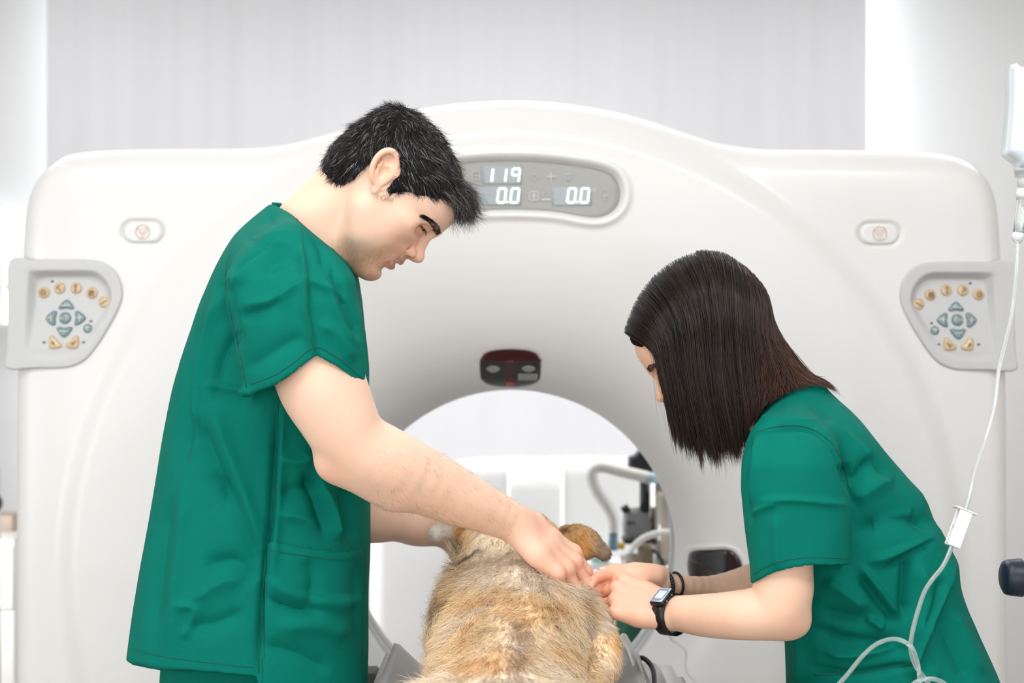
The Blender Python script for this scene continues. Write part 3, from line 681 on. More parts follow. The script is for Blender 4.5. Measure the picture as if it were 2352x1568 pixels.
# ================================================================ people: shared
M['skin_m'] = mat('skin', (.8, .5, .36), .48, spec=.4, attr=True, noise=.03, nscale=60, bump=.12, bscale=900, sss=.14)
M['skin_w'] = mat('skin_light_tan', (.8, .5, .36), .45, spec=.4, attr=True, noise=.03, nscale=60, bump=.08, bscale=900, sss=.14)
M['hair'] = mat('hair_strand', (.02, .015, .01), .33, spec=.5, attr=True, noise=.0)
M['fur'] = mat('fur_strand', (.5, .3, .15), .7, spec=.25, attr=True, noise=.0)
M['scrub'] = mat('green_scrub_cloth', s2l(0, 110, 95), .8, spec=.12, noise=.05, nscale=30, bump=.25, bscale=1500)
M['cap'] = mat('hair_base', (.02, .015, .01), .95, spec=.1, attr=True)
M['scrub_d'] = mat('green_scrub_thread', s2l(5, 88, 74), .8, noise=.03)
M['nail'] = mat('finger_nail', (.88, .60, .50), .25, noise=.02, coat=.3)
M['eye'] = mat('eye_white', (.75, .7, .66), .15, noise=.03, coat=.6)
M['iris'] = mat('iris_brown', (.03, .018, .01), .1, noise=.1, coat=.8)
M['teeth'] = mat('teeth', (.75, .70, .6), .25, noise=.03)
def ink(base, c, a): return base * (1 - a[:, None]) + np.asarray(c)[None] * a[:, None]
def gl(d, w): return np.exp(-(d / w) ** 2)

def hand(S, wrist, d, n, curls, scale=1.0, thumb=1, spread=.06, thumb_dir=None, tcurl=.5, wr=.024, k=.008, col=None):
    """palm and five fingers; d = towards the fingers, n = out of the back of the hand, thumb = side (+1: along d x n)"""
    d = unit(d); n = unit(n - d * (np.dot(n, d))); t = np.cross(d, n) * thumb; s = scale; w = np.asarray(wrist, float); tips = []
    L = lambda a, b, c: w + s * (d * a + t * b + n * c)
    kn = [(.088, .031, .004), (.092, .010, .007), (.086, -.011, .005), (.077, -.030, .001)]; fl = (.072, .080, .074, .058); fr = (.0092, .0096, .0090, .0080)
    for i, (a, b, c) in enumerate(kn):
        S.path([L(0, b * .45, 0), L(a * .55, b * .8, .001), L(a, b, c - .003)], [.0165 * s, .0135 * s, .0112 * s], k=.012 * s)
    S.ell(L(.045, -.002, -.006), np.array([.046, .036, .014]) * s, np.stack([d, t, n]), k=.012 * s)
    S.ell(L(.036, .024, -.012), np.array([.032, .017, .015]) * s, np.stack([unit(d * .9 + t * .35), unit(t - d * .35), n]), k=.012 * s)   # ball of the thumb
    for i, (a, b, c) in enumerate(kn):
        cu = curls[i]; p = L(a, b, c - .002); an = 0; pts = [p]; rs = [fr[i] * 1.08 * s]
        sd = unit(d + t * spread * (1.5 - i) * 1.3)
        for j, fr_ in enumerate((.45, .31, .24)):
            an += cu[j]; dv = sd * math.cos(an) - n * math.sin(an); p = p + dv * fl[i] * fr_ * s; pts.append(p); rs.append(fr[i] * s * (1 - .11 * (j + 1)))
        S.path(pts, rs, k=.0045 * s)
        S.ell(pts[0] + n * .0035 * s, np.array([.011, .009, .008]) * s, np.stack([d, t, n]), k=.006 * s)
        S.ell(pts[1], np.array([1, 1, 1]) * rs[1] * 1.06, None, k=.003 * s)
        tips.append((pts[-1], unit(pts[-1] - pts[-2]), np.cross(np.cross(pts[-1] - pts[-2], n), pts[-1] - pts[-2])))
    td = thumb_dir if thumb_dir is not None else (d * .62 + t * .72 - n * .3); td = unit(td)
    b0 = L(.014, .021, -.008); b1 = b0 + td * .040 * s; t2 = unit(td * math.cos(tcurl) + unit(d * 1.0 - n * .35) * math.sin(tcurl)); b2 = b1 + t2 * .032 * s; t3 = unit(t2 + unit(d - n * .6) * .25); b3 = b2 + t3 * .024 * s
    S.path([b0, b1, b2, b3], [.0155 * s, .0128 * s, .0108 * s, .0092 * s], k=.010 * s); tips.append((b3, t3, n))
    return tips

class Head:
    """a head in its own frame: f forward, u up, s to the near side; unit = mm-like px of the man's picture (0.627 mm)"""
    def __init__(H_, ear, f, u, side, unit_=.000627, scale=1.0):
        H_.o = np.asarray(ear, float); H_.f = unit(f); H_.u = unit(u); H_.s = unit(side); H_.k = unit_ * scale
    def W(H_, f, u, s): return H_.o + H_.k * (H_.f * f + H_.u * u + H_.s * s)
    def loc(H_, V): q = (V - H_.o) / H_.k; return q @ H_.f, q @ H_.u, q @ H_.s
    def build(H_, S, mouth=True, fem=False):
        k = H_.k; W = H_.W; A = np.stack([H_.f, H_.u, H_.s])
        E = lambda f, u, s, r, kk=20, M_=A, op='u': S.ell(W(f, u, s), np.array(r) * k, M_, k=kk * k, op=op)
        def E2(f, u, s, r, kk=20, op='u', rot=0, tilt=0):
            for sg in (1, -1):
                c, si = math.cos(rot), math.sin(rot); f2 = H_.f * c + H_.u * si; u2 = -H_.f * si + H_.u * c
                s2 = H_.s * math.cos(tilt) + sg * f2 * -math.sin(tilt); f3 = np.cross(u2, s2) if np.dot(np.cross(u2, s2), f2) > 0 else -np.cross(u2, s2)
                S.ell(W(f, u, s * sg), np.array(r) * k, np.stack([f3, u2, s2]), k=kk * k, op=op)
        Cn = lambda a, b, ra, rb, kk=10, op='u': S.cone(W(*a), W(*b), ra * k, rb * k, k=kk * k, op=op)
        E(3, 52, 0, (146, 112, 116), 1); E(-50, 30, 0, (92, 88, 104), 50)
        E(88, 50, 0, (62, 62, 92), 40); E(108, 66, 0, (40, 42, 62), 40)
        E(76, -35, 0, (68, 85, 74), 40)
        E2(122, 27, 40, (26, 13, 34), 22); E(140, 24, 0, (20, 20, 26), 20)
        E2(92, -28, 58, (36, 27, 28), 34); E2(60, -10, 84, (48, 16, 14), 34)           # cheek bone and its arch
        E(108, -72, 0, (44, 44, 46), 34)
        for sg in (1, -1):
            Cn((14, -62, 80 * sg), (52, -112, 66 * sg), 25, 24, 36); Cn((52, -112, 66 * sg), (112, -152, 20 * sg), 24, 20, 36); Cn((10, -20, 84 * sg), (14, -62, 80 * sg), 22, 25, 34)
            E2(50, -70, 66, (48, 44, 26), 36)
        E(120, -148, 0, (29, 26, 32), 26); E(62, -92, 0, (72, 56, 62), 40); E(40, -112, 0, (62, 40, 50), 40)
        # eye hollows, balls with their lids
        E2(152, 4, 38, (24, 17, 27), 16, 's'); E2(140, 2, 62, (14, 14, 18), 18, 's')
        E2(117, 4, 40, (19.5, 19.5, 19.5), 6)
        lid = [(139, 4, 25), (139, 6, 37), (133, 8, 49), (123, 8, 57), (113, 6, 60)]
        for sg in (1, -1):
            off = lambda du, df, rr, op, kk: S.limb([W(f_ + df, u_ + du, s_ * sg) for f_, u_, s_ in lid], np.array(rr) * k, k=kk * k) if op == 'u' else [S.cone(W(lid[q][0] + df, lid[q][1] + du, lid[q][2] * sg), W(lid[q + 1][0] + df, lid[q + 1][1] + du, lid[q + 1][2] * sg), rr[q] * k, rr[q + 1] * k, k=kk * k, op='s') for q in range(len(lid) - 1)]
            off(15, -1, [3.4, 4.4, 4.6, 4.2, 3.0], 'u', 7)                 # fold of the upper lid
            off(7.5, 0, [3.2, 4.2, 4.2, 3.6, 2.6], 'u', 4)
            off(-9, -4, [3.0, 3.6, 3.6, 3.0, 2.4], 'u', 7)
            off(11, 2.2, [1.0, 1.3, 1.3, 1.1, .8], 's', 2.5)
            off(.3 if not fem else -3, 2, [1.2, 2.3, 2.6, 1.6, 1.0] if not fem else [.7, .9, .9, .8, .6], 's', 1.6)
        # nose
        Cn((141, 10, 0), (152, -14, 0), 10.5, 11, 14); Cn((152, -14, 0), (170, -42, 0), 10.5, 12.5, 10); E(171, -45, 0, (15, 13.5, 14), 8)
        Cn((150, -60, 0), (168, -56, 0), 8, 6, 8)
        E2(153, -50, 19, (15, 12.5, 9.5), 7); E2(159, -62, 16, (9.5, 8, 6), 3, 's', rot=.45); E2(139, -49, 29, (5.5, 17, 6), 7, 's', rot=-.2)
        # mouth
        for sg in (1, -1):
            Cn((151, -84, 0), (145, -82, 18 * sg), 7.6, 7.0, 9); Cn((145, -82, 18 * sg), (124, -84, 40 * sg), 7.0, 4, 9)
            Cn((144, -107, 0), (139, -105, 17 * sg), 9.4, 9, 10); Cn((139, -105, 17 * sg), (121, -92, 40 * sg), 9, 4.5, 9)
            mo = [(156, -95.5, 0), (149, -94.5, 16 * sg), (136, -91, 31 * sg), (124, -86.5, 42 * sg)]; rr = (6.0, 5.6, 4.0, 1.3) if mouth else (1.2, 1.2, 1, .6)
            for q in range(3): Cn(mo[q], mo[q + 1], rr[q], rr[q + 1], 2.5, 's')
        E(143, -127, 0, (15, 5, 24), 16, op='s')
        E2(120, -76, 47, (4, 20, 5), 9, 's', rot=-.35)                   # fold beside the mouth
    def ear(H_, S, sg=1):
        k = H_.k; e = lambda x, y, s: H_.W(*H_.px(x, y), s * sg)
        z = 108
        S.ell(e(886, 392, z + 4), np.array([26, 42, 7]) * k, H_.earM(sg), k=7 * k)
        rim = [(893, 418), (884, 405), (868, 418), (858, 420), (856, 402), (860, 382), (870, 364), (884, 352), (899, 349), (911, 357), (915, 372), (911, 386), (901, 396), (893, 402)][3:]
        zz = [z + 12, z + 18, z + 21, z + 22, z + 21, z + 18, z + 14, z + 8, z + 5, z + 2, z - 2]
        S.limb([e(x, y, q) for (x, y), q in zip(rim, zz)], [5.2 * k] * 5 + [5 * k] * 4 + [5 * k, 4 * k], k=5 * k, sub=3)
        S.path([e(866, 424, z + 10), e(867, 402, z + 13), e(873, 384, z + 14), e(884, 370, z + 13)], [5.5 * k, 5 * k, 4.6 * k, 4 * k], k=7 * k)
        S.ell(e(865, 434, z + 7), np.array([9, 14, 6]) * k, H_.earM(sg), k=7 * k)
        S.ell(e(884, 398, z + 13), np.array([9, 15, 9]) * k, H_.earM(sg), k=5 * k, op='s')
        S.ell(e(893, 372, z + 13), np.array([10, 11, 6]) * k, H_.earM(sg), k=6 * k, op='s')
        S.ell(e(889, 411, z + 5), np.array([6, 8, 7]) * k, H_.earM(sg), k=6 * k)
    def earM(H_, sg=1):
        a = math.radians(-64); e1 = H_.f * math.cos(a) + H_.u * math.sin(a)
        ax = unit(H_.u * math.cos(-.28) + H_.f * math.sin(-.28)); fx = unit(np.cross(ax, H_.s)); sx = unit(H_.s + -.28 * H_.f * 1.0); fx = unit(fx - sx * (fx @ sx)); ax = np.cross(sx, fx); return np.stack([fx, ax, sx])
    @staticmethod
    def px(x, y): dx, dy = x - 878, y - 425; return .643 * dx + .766 * dy, .766 * dx - .643 * dy

def face_color(Hd, V, base, stub=0.0, lips=(.55, .2, .16), flush=.5):
    f, u, s = Hd.loc(V); a = np.abs(s); n = len(V); c = np.tile(np.asarray(base, float), (n, 1)); near = (np.abs(f) < 260) & (np.abs(u) < 260) & (a < 200)
    red = np.asarray(base) * np.array([.97, .72, .66]); sh = lambda w_: np.where(near, w_, 0)
    c = ink(c, red, sh(flush * .8 * gl(np.hypot(f - 165, u + 48), 34)))                         # nose
    c = ink(c, red, sh(flush * .55 * gl(np.sqrt((f - 105) ** 2 + (u + 35) ** 2 + (a - 62) ** 2), 40)))
    c = ink(c, red * .96, sh(flush * .7 * np.clip((a - 112) / 12, 0, 1) * gl(np.hypot(f + 14, u - 25), 70)))  # ear
    c = ink(c, np.asarray(base) * np.array([.70, .46, .32]), sh(.75 * gl(np.sqrt((f - 124) ** 2 + (u - 8) ** 2 + (a - 48) ** 2), 26)))     # shading around the eye, painted into the skin
    if stub:
        m = np.maximum(sstep(-14, 14, f - 124 - (u + 62) * .46) * sstep(-52, -66, u), sstep(-128, -160, u) * sstep(10, 50, f)) * (1 - .8 * gl(np.hypot(f - 146, u + 98), 15)); m = m * (.75 + .25 * wn(V, 500, seed=3))
        c = ink(c, np.asarray(base) * np.array([.66, .50, .40]), sh(stub * m))
    c = ink(c, (.05, .02, .015), sh(.85 * (gl(u + 94 - .18 * np.maximum(a - 10, 0), 3.0) * (a < 42) * (f < 145 - .35 * a) * (f > 105)) if stub else 0 * f)); c = ink(c, (.03, .012, .01), sh(.9 * gl(np.sqrt((f - 159) ** 2 / 1.6 + (u + 61) ** 2 + (a - 15) ** 2 * .8), 5.5)))
    lip = (gl((u + 82) / 1.0, 6.5) * (f > 128) + gl((u + 106), 8.5) * (f > 122)) * (a < 38) * (f > 122)
    c = ink(c, np.asarray(lips), sh(.9 * np.clip(lip, 0, 1)))
    return c

def knuckle_red(c, V, pts, r, amt, tint=(.95, .68, .6)):
    for p in pts: c = ink(c, c.mean(0) * np.asarray(tint), amt * gl(np.linalg.norm(V - p, axis=1), r))
    return c

def grow(V, N, sel, n, length, flow, lift=.35, segs=5, curl=.15, clump=.0, jitter=.25, seed=0, drop=0.0):
    """short hair or fur: n hairs from the vertices sel; flow(p,n)->direction; length in m (array or number)"""
    rng = np.random.default_rng(seed); idx = rng.choice(np.flatnonzero(sel), n, replace=True)
    p = V[idx] + rng.normal(size=(n, 3)) * .0012; nn = N[idx]; L = (length[idx] if not np.isscalar(length) else np.full(n, length)) * rng.uniform(.6, 1.15, n)
    fl = flow(p, nn); fl = fl - nn * (fl * nn).sum(1, keepdims=True); fl /= np.linalg.norm(fl, axis=1, keepdims=True) + 1e-9
    cl = np.stack([wn(p, 130, seed=1), wn(p, 130, seed=5), wn(p, 130, seed=9)], 1)
    d = fl + nn * lift + cl * clump + rng.normal(size=(n, 3)) * jitter; d /= np.linalg.norm(d, axis=1, keepdims=True)
    bend = rng.normal(size=(n, 3)) * curl + fl * .25 - nn * lift * .55; out = [p - nn * .001]
    q = p - nn * .001; dd = d
    for s in range(segs):
        q = q + dd * (L / segs)[:, None]; dd = dd + bend / segs * 1.6 + np.array([0, 0, -drop / segs]); dd /= np.linalg.norm(dd, axis=1, keepdims=True); out.append(q)
    return np.stack(out, 1), idx

# ================================================================ the man
man = empty('person', (-.42, 2.1, 0)); tag(man, 'man with short dark greying hair in green scrubs holding the dog', 'person')
DM = 2.10
def PM(x, y, s):
    D = DM - s * DM / F; return P(x, y, D)
kM = lambda s=0: F / (DM - s * DM / F)
SK_M = (.87, .58, .43)
HM = Head(PM(878, 425, 0) * 1.0, (.643, 0, -.766), (.766, 0, .643), (0, -1, 0), unit_=DM / F * .965)
# the ear hole lies on the near side: shift so that the measured px (taken on the near cheek) fall right
HM.o = P(878, 425, DM - 95 * DM / F) ; HM.o[1] = DM
S = SDF(); HM.build(S); HM.ear(S, 1); HM.ear(S, -1)
pm = PM
# neck
S.limb([pm(835, 420, 0), pm(770, 478, 0), pm(712, 535, 0), pm(680, 600, 0)], [66 / kM(), 68 / kM(), 74 / kM(), 66 / kM()], k=.03)
S.cone(pm(775, 425, 0), pm(700, 510, 0), 52 / kM(), 56 / kM(), k=.03)
S.cone(HM.W(58, -112, 0), pm(745, 575, 0), 46 / kM(), 58 / kM(), k=.03)
S.cone(HM.W(-25, -35, 74), pm(768, 600, 30), .011, .010, k=.015)                       # neck muscle
# near arm
kA = kM(290)
S.limb([pm(690, 690, 285), pm(728, 850, 292), pm(768, 940, 290), pm(812, 1015, 276), pm(890, 1066, 240), pm(1010, 1122, 160), pm(1100, 1163, 108), pm(1190, 1204, 56)], [84 / kA, 100 / kA, 90 / kA, 80 / kA, 82 / kM(240), 70 / kM(160), 55 / kM(100), 41 / kM(40)], k=.03)
S.ell(pm(772, 1070, 272), np.array([33, 26, 30]) / kA, None, k=.025)
S.cone(pm(765, 1060, 270), pm(900, 1130, 220), 26 / kA, 34 / kA, k=.03)
# near hand over the dog's neck
wr = pm(1190, 1206, 56)
mt_ = hand(S, wr, pm(1288, 1286, 46) - wr, np.array([.5, -.45, .7]), [(.34, .08, .06), (.42, .10, .08), (.50, .12, .1), (.58, .18, .1)], scale=1.07, thumb=-1, spread=.03, thumb_dir=pm(1290, 1260, -110) - pm(1215, 1190, -10), tcurl=.8)
S.ell(pm(1230, 1196, 20), np.array([20, 14, 18]) / kM(), None, k=.014); S.cone(pm(1180, 1190, 45), pm(1300, 1285, 12), .0085, .0045, k=.012)
# far arm
S.path([pm(740, 700, -250), pm(760, 1020, -300), pm(850, 1178, -330), pm(960, 1196, -390), pm(1048, 1222, -430)], [.055, .052, .047 * .9, .036, .029], k=.03)
wf = pm(1050, 1225, -432)
mf_ = hand(S, wf, pm(1130, 1310, -420) - wf, np.array([-.3, .8, -.5]), [(.3, .4, .3)] * 4, scale=1.08, thumb=1)
V, Q = S.mesh(.0014); V, Q = islands_main(V, Q); V = relax(V, Q, 2); N = vnormals(V, Q)
print('man skin', len(V))
col = face_color(HM, V, SK_M, stub=.8, flush=.75)
col *= (1 + .035 * wn(V, 60, seed=2))[:, None]
x, y = PX(V); arm = (x > 560) & (y > 820)
col = ink(col, np.array(SK_M) * np.array([.98, .8, .74]), .65 * gl(np.hypot(x - 760, y - 1085), 34) * arm)
col = ink(col, np.array(SK_M) * np.array([1.0, .80, .76]), .6 * sstep(1150, 1260, x) * arm * (V[:, 1] < 2.25))
col = ink(col, np.array(SK_M) * np.array([.97, .70, .66]), .6 * gl(np.hypot(x - 1325, y - 1300), 46) * arm)
f_, u_, s_ = HM.loc(V); dbr, tb_, sb_ = polydist(f_, u_, crom([(154, 26), (148, 31), (134, 35), (116, 33), (104, 28)], 4)); col = ink(col, (.22, .13, .09), .4 * gl(dbr, 6) * (np.abs(s_) < 80) * (np.abs(s_) > 6) * (f_ > 98))
body = np_mesh('body', V, Q, M['skin_m'], man, col=np.clip(col, 0, 1))
MV, MQ, MN = V, Q, N; bm_ = bvh_of(V, Q)
# fine dark hair on the forearm
fr_sel = (x > 860) & (x < 1180) & (y > 1030) & (V[:, 1] < 2.2)
adir = unit(pm(1190, 1206, 38) - pm(880, 1062, 240))
pts, idx = grow(V, N, fr_sel, 1300, .013, lambda p, n: np.tile(adir + np.array([0, 0, -.7]), (len(p), 1)), lift=.18, segs=3, curl=.3, jitter=.35, seed=3)
np_h = strands('arm_hair', pts, np.array([.00009, .00008, .00006, .00002]), np.tile([.18, .10, .06], (len(pts), 1)), M['hair'], man); tag(np_h, kind='stuff')
# eyes, lashes, teeth
for sg in (1, -1):
    e = lathe('eyeball', [(.0115 * math.sin(a), -.0115 * math.cos(a)) for a in np.linspace(.01, 3.13, 16)], M['eye'], man, tuple(HM.W(117.5, 4, 39.5 * sg)), tuple(HM.f), 24)
    lathe('iris', [(.0058, 0), (.0052, .0009), (.003, .0013), (.0005, .0014)], M['iris'], e, tuple(HM.W(117.5, 4, 39.5 * sg) + unit(HM.f * .93 - HM.u * .2 + HM.s * sg * .25) * .0110), tuple(unit(HM.f * .93 - HM.u * .2 + HM.s * sg * .25)), 20)
    n = 60; tt = np.linspace(0, 1, n); lp = crom([(142, 6, 25), (143, 8, 37), (137, 10, 50), (126, 10, 59), (116, 8, 62)], 8); rt = np.array([HM.W(*(lp[int(t * (len(lp) - 1))] * np.array([1, 1, sg]))) for t in tt]); L = .0065
    ps = [rt + (HM.f * .0013 * j * (1 - .5 * tt[:, None]) + HM.s * sg * .0010 * j * tt[:, None] - HM.u * (.0013 * j - .0001 * j * j)) for j in range(4)]
    strands('eyelashes', np.stack(ps, 1) + RNG.normal(size=(n, 1, 3)) * .0003, np.array([.00022, .0002, .00014, .00004]), np.tile([.012, .008, .006], (n, 1)), M['hair'], man)
V2 = SDF(); 
for i in range(-4, 5):
    V2.ell(HM.W(144 - abs(i) * 2.2, -91, i * 5.6), np.array([4.6, 7, 3.1]) * HM.k, np.stack([HM.f, HM.u, HM.s]), k=.0005)
v_, q_ = V2.mesh(.0009); np_mesh('teeth', v_, q_, M['teeth'], man)
# eyebrows: near one cast on the skin, far one mirrored
def surf_line(bvh, H_, fa, ua, sa, out):
    """a point on the face seen from in front of it"""
    th = max(-1.2, min(1.2, sa / 62)); dv = H_.f * math.cos(th) + H_.s * math.sin(th); o = Vector(H_.W(fa, ua, sa) + dv * .04); d = Vector(-dv); h = bvh.ray_cast(o, d, .1)
    return (np.array(h[0]), np.array(h[1])) if h[0] is not None else (H_.W(fa, ua, sa), H_.f)
def brow(H_, bvh, parent, path, n, L, colr, width=6, seed=1, rad=.00018):
    rng = np.random.default_rng(seed); P_ = crom(path, 8)
    for sg in (1, -1):
        rts, dirs = [], []
        for i in range(n):
            t = rng.random() ** .9; q = t * (len(P_) - 1); a = int(min(q, len(P_) - 2)); c = P_[a] + (P_[a + 1] - P_[a]) * (q - a); wd = width * (.55 + .6 * math.sin(math.pi * min(1, .25 + t * .75)))
            u_ = c[1] + rng.uniform(-1, 1) * wd; p, nn = surf_line(bvh, H_, c[0], u_, c[2] * sg, None)
            if np.linalg.norm(p - H_.W(c[0], u_, c[2] * sg)) > .02: continue
            tn = (P_[a + 1] - P_[a]); dv = unit(H_.f * tn[0] + H_.u * tn[1] + H_.s * sg * tn[2]); dv = dv + H_.u * (.35 * (1 - t) - .15 * t) + rng.normal(size=3) * .12; nn = nn if nn @ (H_.f + H_.s * sg * .5) > 0 else -nn
            dv = dv - nn * (dv @ nn) * .8; dirs.append(unit(dv) + nn * .25); rts.append(p - nn * .0005)
        rts = np.array(rts); dirs = np.array(dirs); l = L * rng.uniform(.6, 1.1, len(rts))
        ps = np.stack([rts + dirs * (l * j / 3)[:, None] - np.outer(l, H_.u) * .02 * j * j for j in range(4)], 1)
        strands('eyebrow', ps, np.array([rad, rad * .9, rad * .7, rad * .2]), np.tile(colr, (len(rts), 1)) * rng.uniform(.6, 1.5, (len(rts), 1)), M['hair'], parent)
brow(HM, bm_, man, [(152, 25, 10), (150, 29, 24), (140, 33, 42), (120, 33, 58), (106, 28, 68)], 1000, .0075, (.016, .010, .008), width=6, rad=.0002)
# hair: a close cap and loose strands
f, u, s = HM.loc(V); a = np.abs(s)
hl = [(-160, -128), (-112, -122), (-74, -112), (-60, -75), (-54, -30), (-54, 20), (-48, 60), (-22, 68), (10, 50), (12, 20), (18, -15), (24, -22), (34, 4), (44, 26), (72, 46), (96, 62), (118, 88), (132, 104), (146, 96), (160, 110), (190, 220), (0, 260), (-220, 200), (-220, -100)]
inh = sdpoly(np.stack([f, u], 1), hl)
Sh = SDF(); k = HM.k; A = np.stack([HM.f, HM.u, HM.s])
def hairclip(X):
    q = (X - HM.o) / HM.k; sd = sdpoly(np.stack([(q @ HM.f).ravel(), (q @ HM.u).ravel()], 1), crom(hl, 3, True)).reshape(X.shape[:-1]); return sd * HM.k
Sh.ell(HM.W(3, 54, 0), np.array([155, 119, 124]) * k, A, k=.001); Sh.ell(HM.W(-52, 30, 0), np.array([100, 95, 112]) * k, A, k=.03); Sh.ell(HM.W(70, 84, 0), np.array([82, 52, 88]) * k, A, k=.02)
Sh.ell(HM.W(-85, -40, 0), np.array([60, 72, 84]) * k, A, k=.03); Sh.ell(HM.W(120, 112, 0), np.array([42, 30, 62]) * k, A, k=.02); Sh.ell(HM.W(-50, 120, 0), np.array([100, 55, 84]) * k, A, k=.02)
Sh.add(hairclip, HM.W(0, 0, 0) - .3, HM.W(0, 0, 0) + .3, .006, 'i')
hv, hq = Sh.mesh(.0025); hv, hq = islands_main(hv, hq); hv = relax(hv, hq, 3); hn = vnormals(hv, hq); hv = hv + hn * (.0016 * wn(hv, 110, seed=4))[:, None]; hn = vnormals(hv, hq)
hair = np_mesh('hair', hv, hq, M['cap'], man, col=np.tile([.012, .010, .010], (len(hv), 1)))
hf, hu, hs = HM.loc(hv)
def flow_m(p, n):
    q = (p - HM.o) / HM.k; cr = np.array([-95, 128, 20]); fu = np.stack([q @ HM.f, q @ HM.u, q @ HM.s], 1) - cr
    w_ = np.stack([fu[:, 0], fu[:, 1], fu[:, 2]], 1); w_ /= np.linalg.norm(w_, axis=1, keepdims=True)
    d = w_[:, :1] * HM.f + w_[:, 1:2] * HM.u + w_[:, 2:3] * HM.s; fwd = sstep(20, 110, fu[:, 0] - 20)
    d = d + fwd[:, None] * (HM.f * .4 + HM.u * .1) - np.array([0, 0, .25]); sw = wn(p, 45, seed=6)
    return d + np.cross(n, d) * (.75 * sw)[:, None]
outer = (inh.max() < 1e9) & ((hn @ HM.f) ** 2 >= 0)
d_in = -sdpoly(np.stack([hf, hu], 1), crom(hl, 3, True)); core = np.linalg.norm((hv - HM.W(0, 40, 0)), axis=1) > .05
Ln = np.where(d_in < 14, .009, .019) + .006 * sstep(60, 150, hu) * sstep(-120, 0, hf) + .010 * sstep(110, 150, hf)
def hcol(n, rng, grey, base=(.020, .016, .014)):
    c = np.tile(base, (n, 1)) * rng.uniform(.5, 1.6, (n, 1)); g = rng.random(n) < grey; c[g] = np.array([.20, .20, .21]) * rng.uniform(.5, 1.5, (g.sum(), 1)); return c
pts, idx = grow(hv, hn, core & (d_in > -6), 17000, Ln, flow_m, lift=.20, segs=6, curl=.30, clump=.30, jitter=.13, seed=5)
rng = np.random.default_rng(8); gz = .08 + .20 * gl(np.hypot(hf[idx] + 30, hu[idx] - 55), 75) + .12 * np.clip(wn(hv[idx], 60, seed=3), 0, 1); cc = hcol(len(idx), rng, 0); gm = rng.random(len(idx)) < gz; cc[gm] = np.array([.20, .205, .22]) * rng.uniform(.4, 1.5, (gm.sum(), 1))
tag(strands('hair_strands', pts, np.array([.00042, .00042, .00038, .00032, .00026, .00018, .00006]), cc, M['hair'], man), kind='stuff')
# fringe falling off the forehead, and the sideburn
frg = (hf > 95) & (hu > 85)
pts, idx = grow(hv, hn, frg, 900, .040, lambda p, n: np.tile(HM.f * .75 + HM.u * .35, (len(p), 1)) + np.array([0, 0, -.5]), lift=.75, segs=7, curl=.35, clump=.5, jitter=.2, seed=12, drop=.5)
cc = hcol(len(idx), rng, .25, (.03, .024, .02)); tag(strands('fringe', pts, np.array([.0003, .0003, .00026, .00022, .00018, .00014, .0001, .00004]), cc, M['hair'], man), kind='stuff')
sbm = sdpoly(np.stack([f, u], 1), [(12, 10), (30, 12), (46, 14), (44, -8), (28, -26), (10, -30), (12, -10)]) < 0
pts, idx = grow(V, N, sbm & (a > 60), 500, .008, lambda p, n: np.tile(-HM.u + HM.f * .3, (len(p), 1)), lift=.2, segs=3, curl=.6, jitter=.4, seed=13)
tag(strands('sideburns', pts, np.array([.0001, .00009, .00007, .00003]), np.tile([.09, .055, .04], (len(idx), 1)), M['hair'], man), kind='stuff')

# ---------------------------------------------------------------- man's shirt
kS = F / DM
neckline = lambda X: ((X[..., 0] - P(668, 483, DM)[0]) * .887 + (X[..., 2] - P(668, 483, DM)[2])) / 1.337      # above the slanted neckline
SM = SDF()
def hem(X):
    xx = (X[..., 0] / X[..., 1] * F) + CX; yy = CY - (X[..., 2] - CZ) / X[..., 1] * F
    return (yy - np.interp(xx, [280, 365, 588, 600, 850], [1512, 1530, 1554, 1640, 1640])) / kS
rowsM = [(470, 640, 680, 30), (490, 618, 700, 60), (520, 568, 752, 130), (560, 533, 795, 200), (600, 508, 812, 235), (650, 484, 822, 240), (700, 463, 830, 238), (800, 428, 838, 232), (900, 399, 846, 228), (1000, 380, 850, 226), (1100, 366, 850, 228), (1240, 344, 850, 232), (1400, 315, 848, 236), (1568, 292, 845, 240), (1660, 290, 843, 240)]
SM.loft(rowsM, DM, n=2.2, k=.02, cut=hem)
for sg in (1, -1): SM.cone(pm(640, 560, 60 * sg), pm(672, 618, 232 * sg), 62 / kS, 98 / kS, k=.05)
def ycut(X, pts):
    xx = (X[..., 0] / X[..., 1] * F) + CX; yy = CY - (X[..., 2] - CZ) / X[..., 1] * F; return (yy - np.interp(xx, [p[0] for p in pts], [p[1] for p in pts])) / kA
sl = SDF()
DS = DM - 292 * DM / F; cuff = [(540, 912), (570, 903), (634, 880), (680, 850), (725, 814), (770, 838), (805, 864), (838, 894), (860, 900)]
rowsS = [(560, 590, 740, 40, 60), (590, 550, 785, 80, 40), (640, 519, 818, 112, 12), (700, 522, 826, 120), (800, 543, 834, 120), (905, 569, 839, 122), (940, 572, 842, 122)]
SM.loft(rowsS, DS, n=2.1, k=.028, cut=lambda X: ycut(X, cuff), hollow=(.0045, lambda X: (CZ - X[..., 2]) - (700 - CY) / F * DS))
DSf = DM + 300 * DM / F
rowsSf = [(560, 600, 750, 40), (600, 560, 800, 90), (700, 560, 800, 105), (800, 565, 810, 105), (900, 575, 820, 105)]
SM.loft(rowsSf, DSf, n=2.1, k=.03)
SM.add(lambda X: -neckline(X), P(500, 300, 1.8), P(900, 700, 2.4), .004, 'i') if False else None
SM.p.append((lambda X: neckline(X), np.array([-9, -9, -9.]), np.array([9, 9, 9.]), .006, 'i'))
SM.cone(pm(840, 410, 0), pm(700, 530, 0), 96 / kS, 96 / kS, k=.006, op='s')
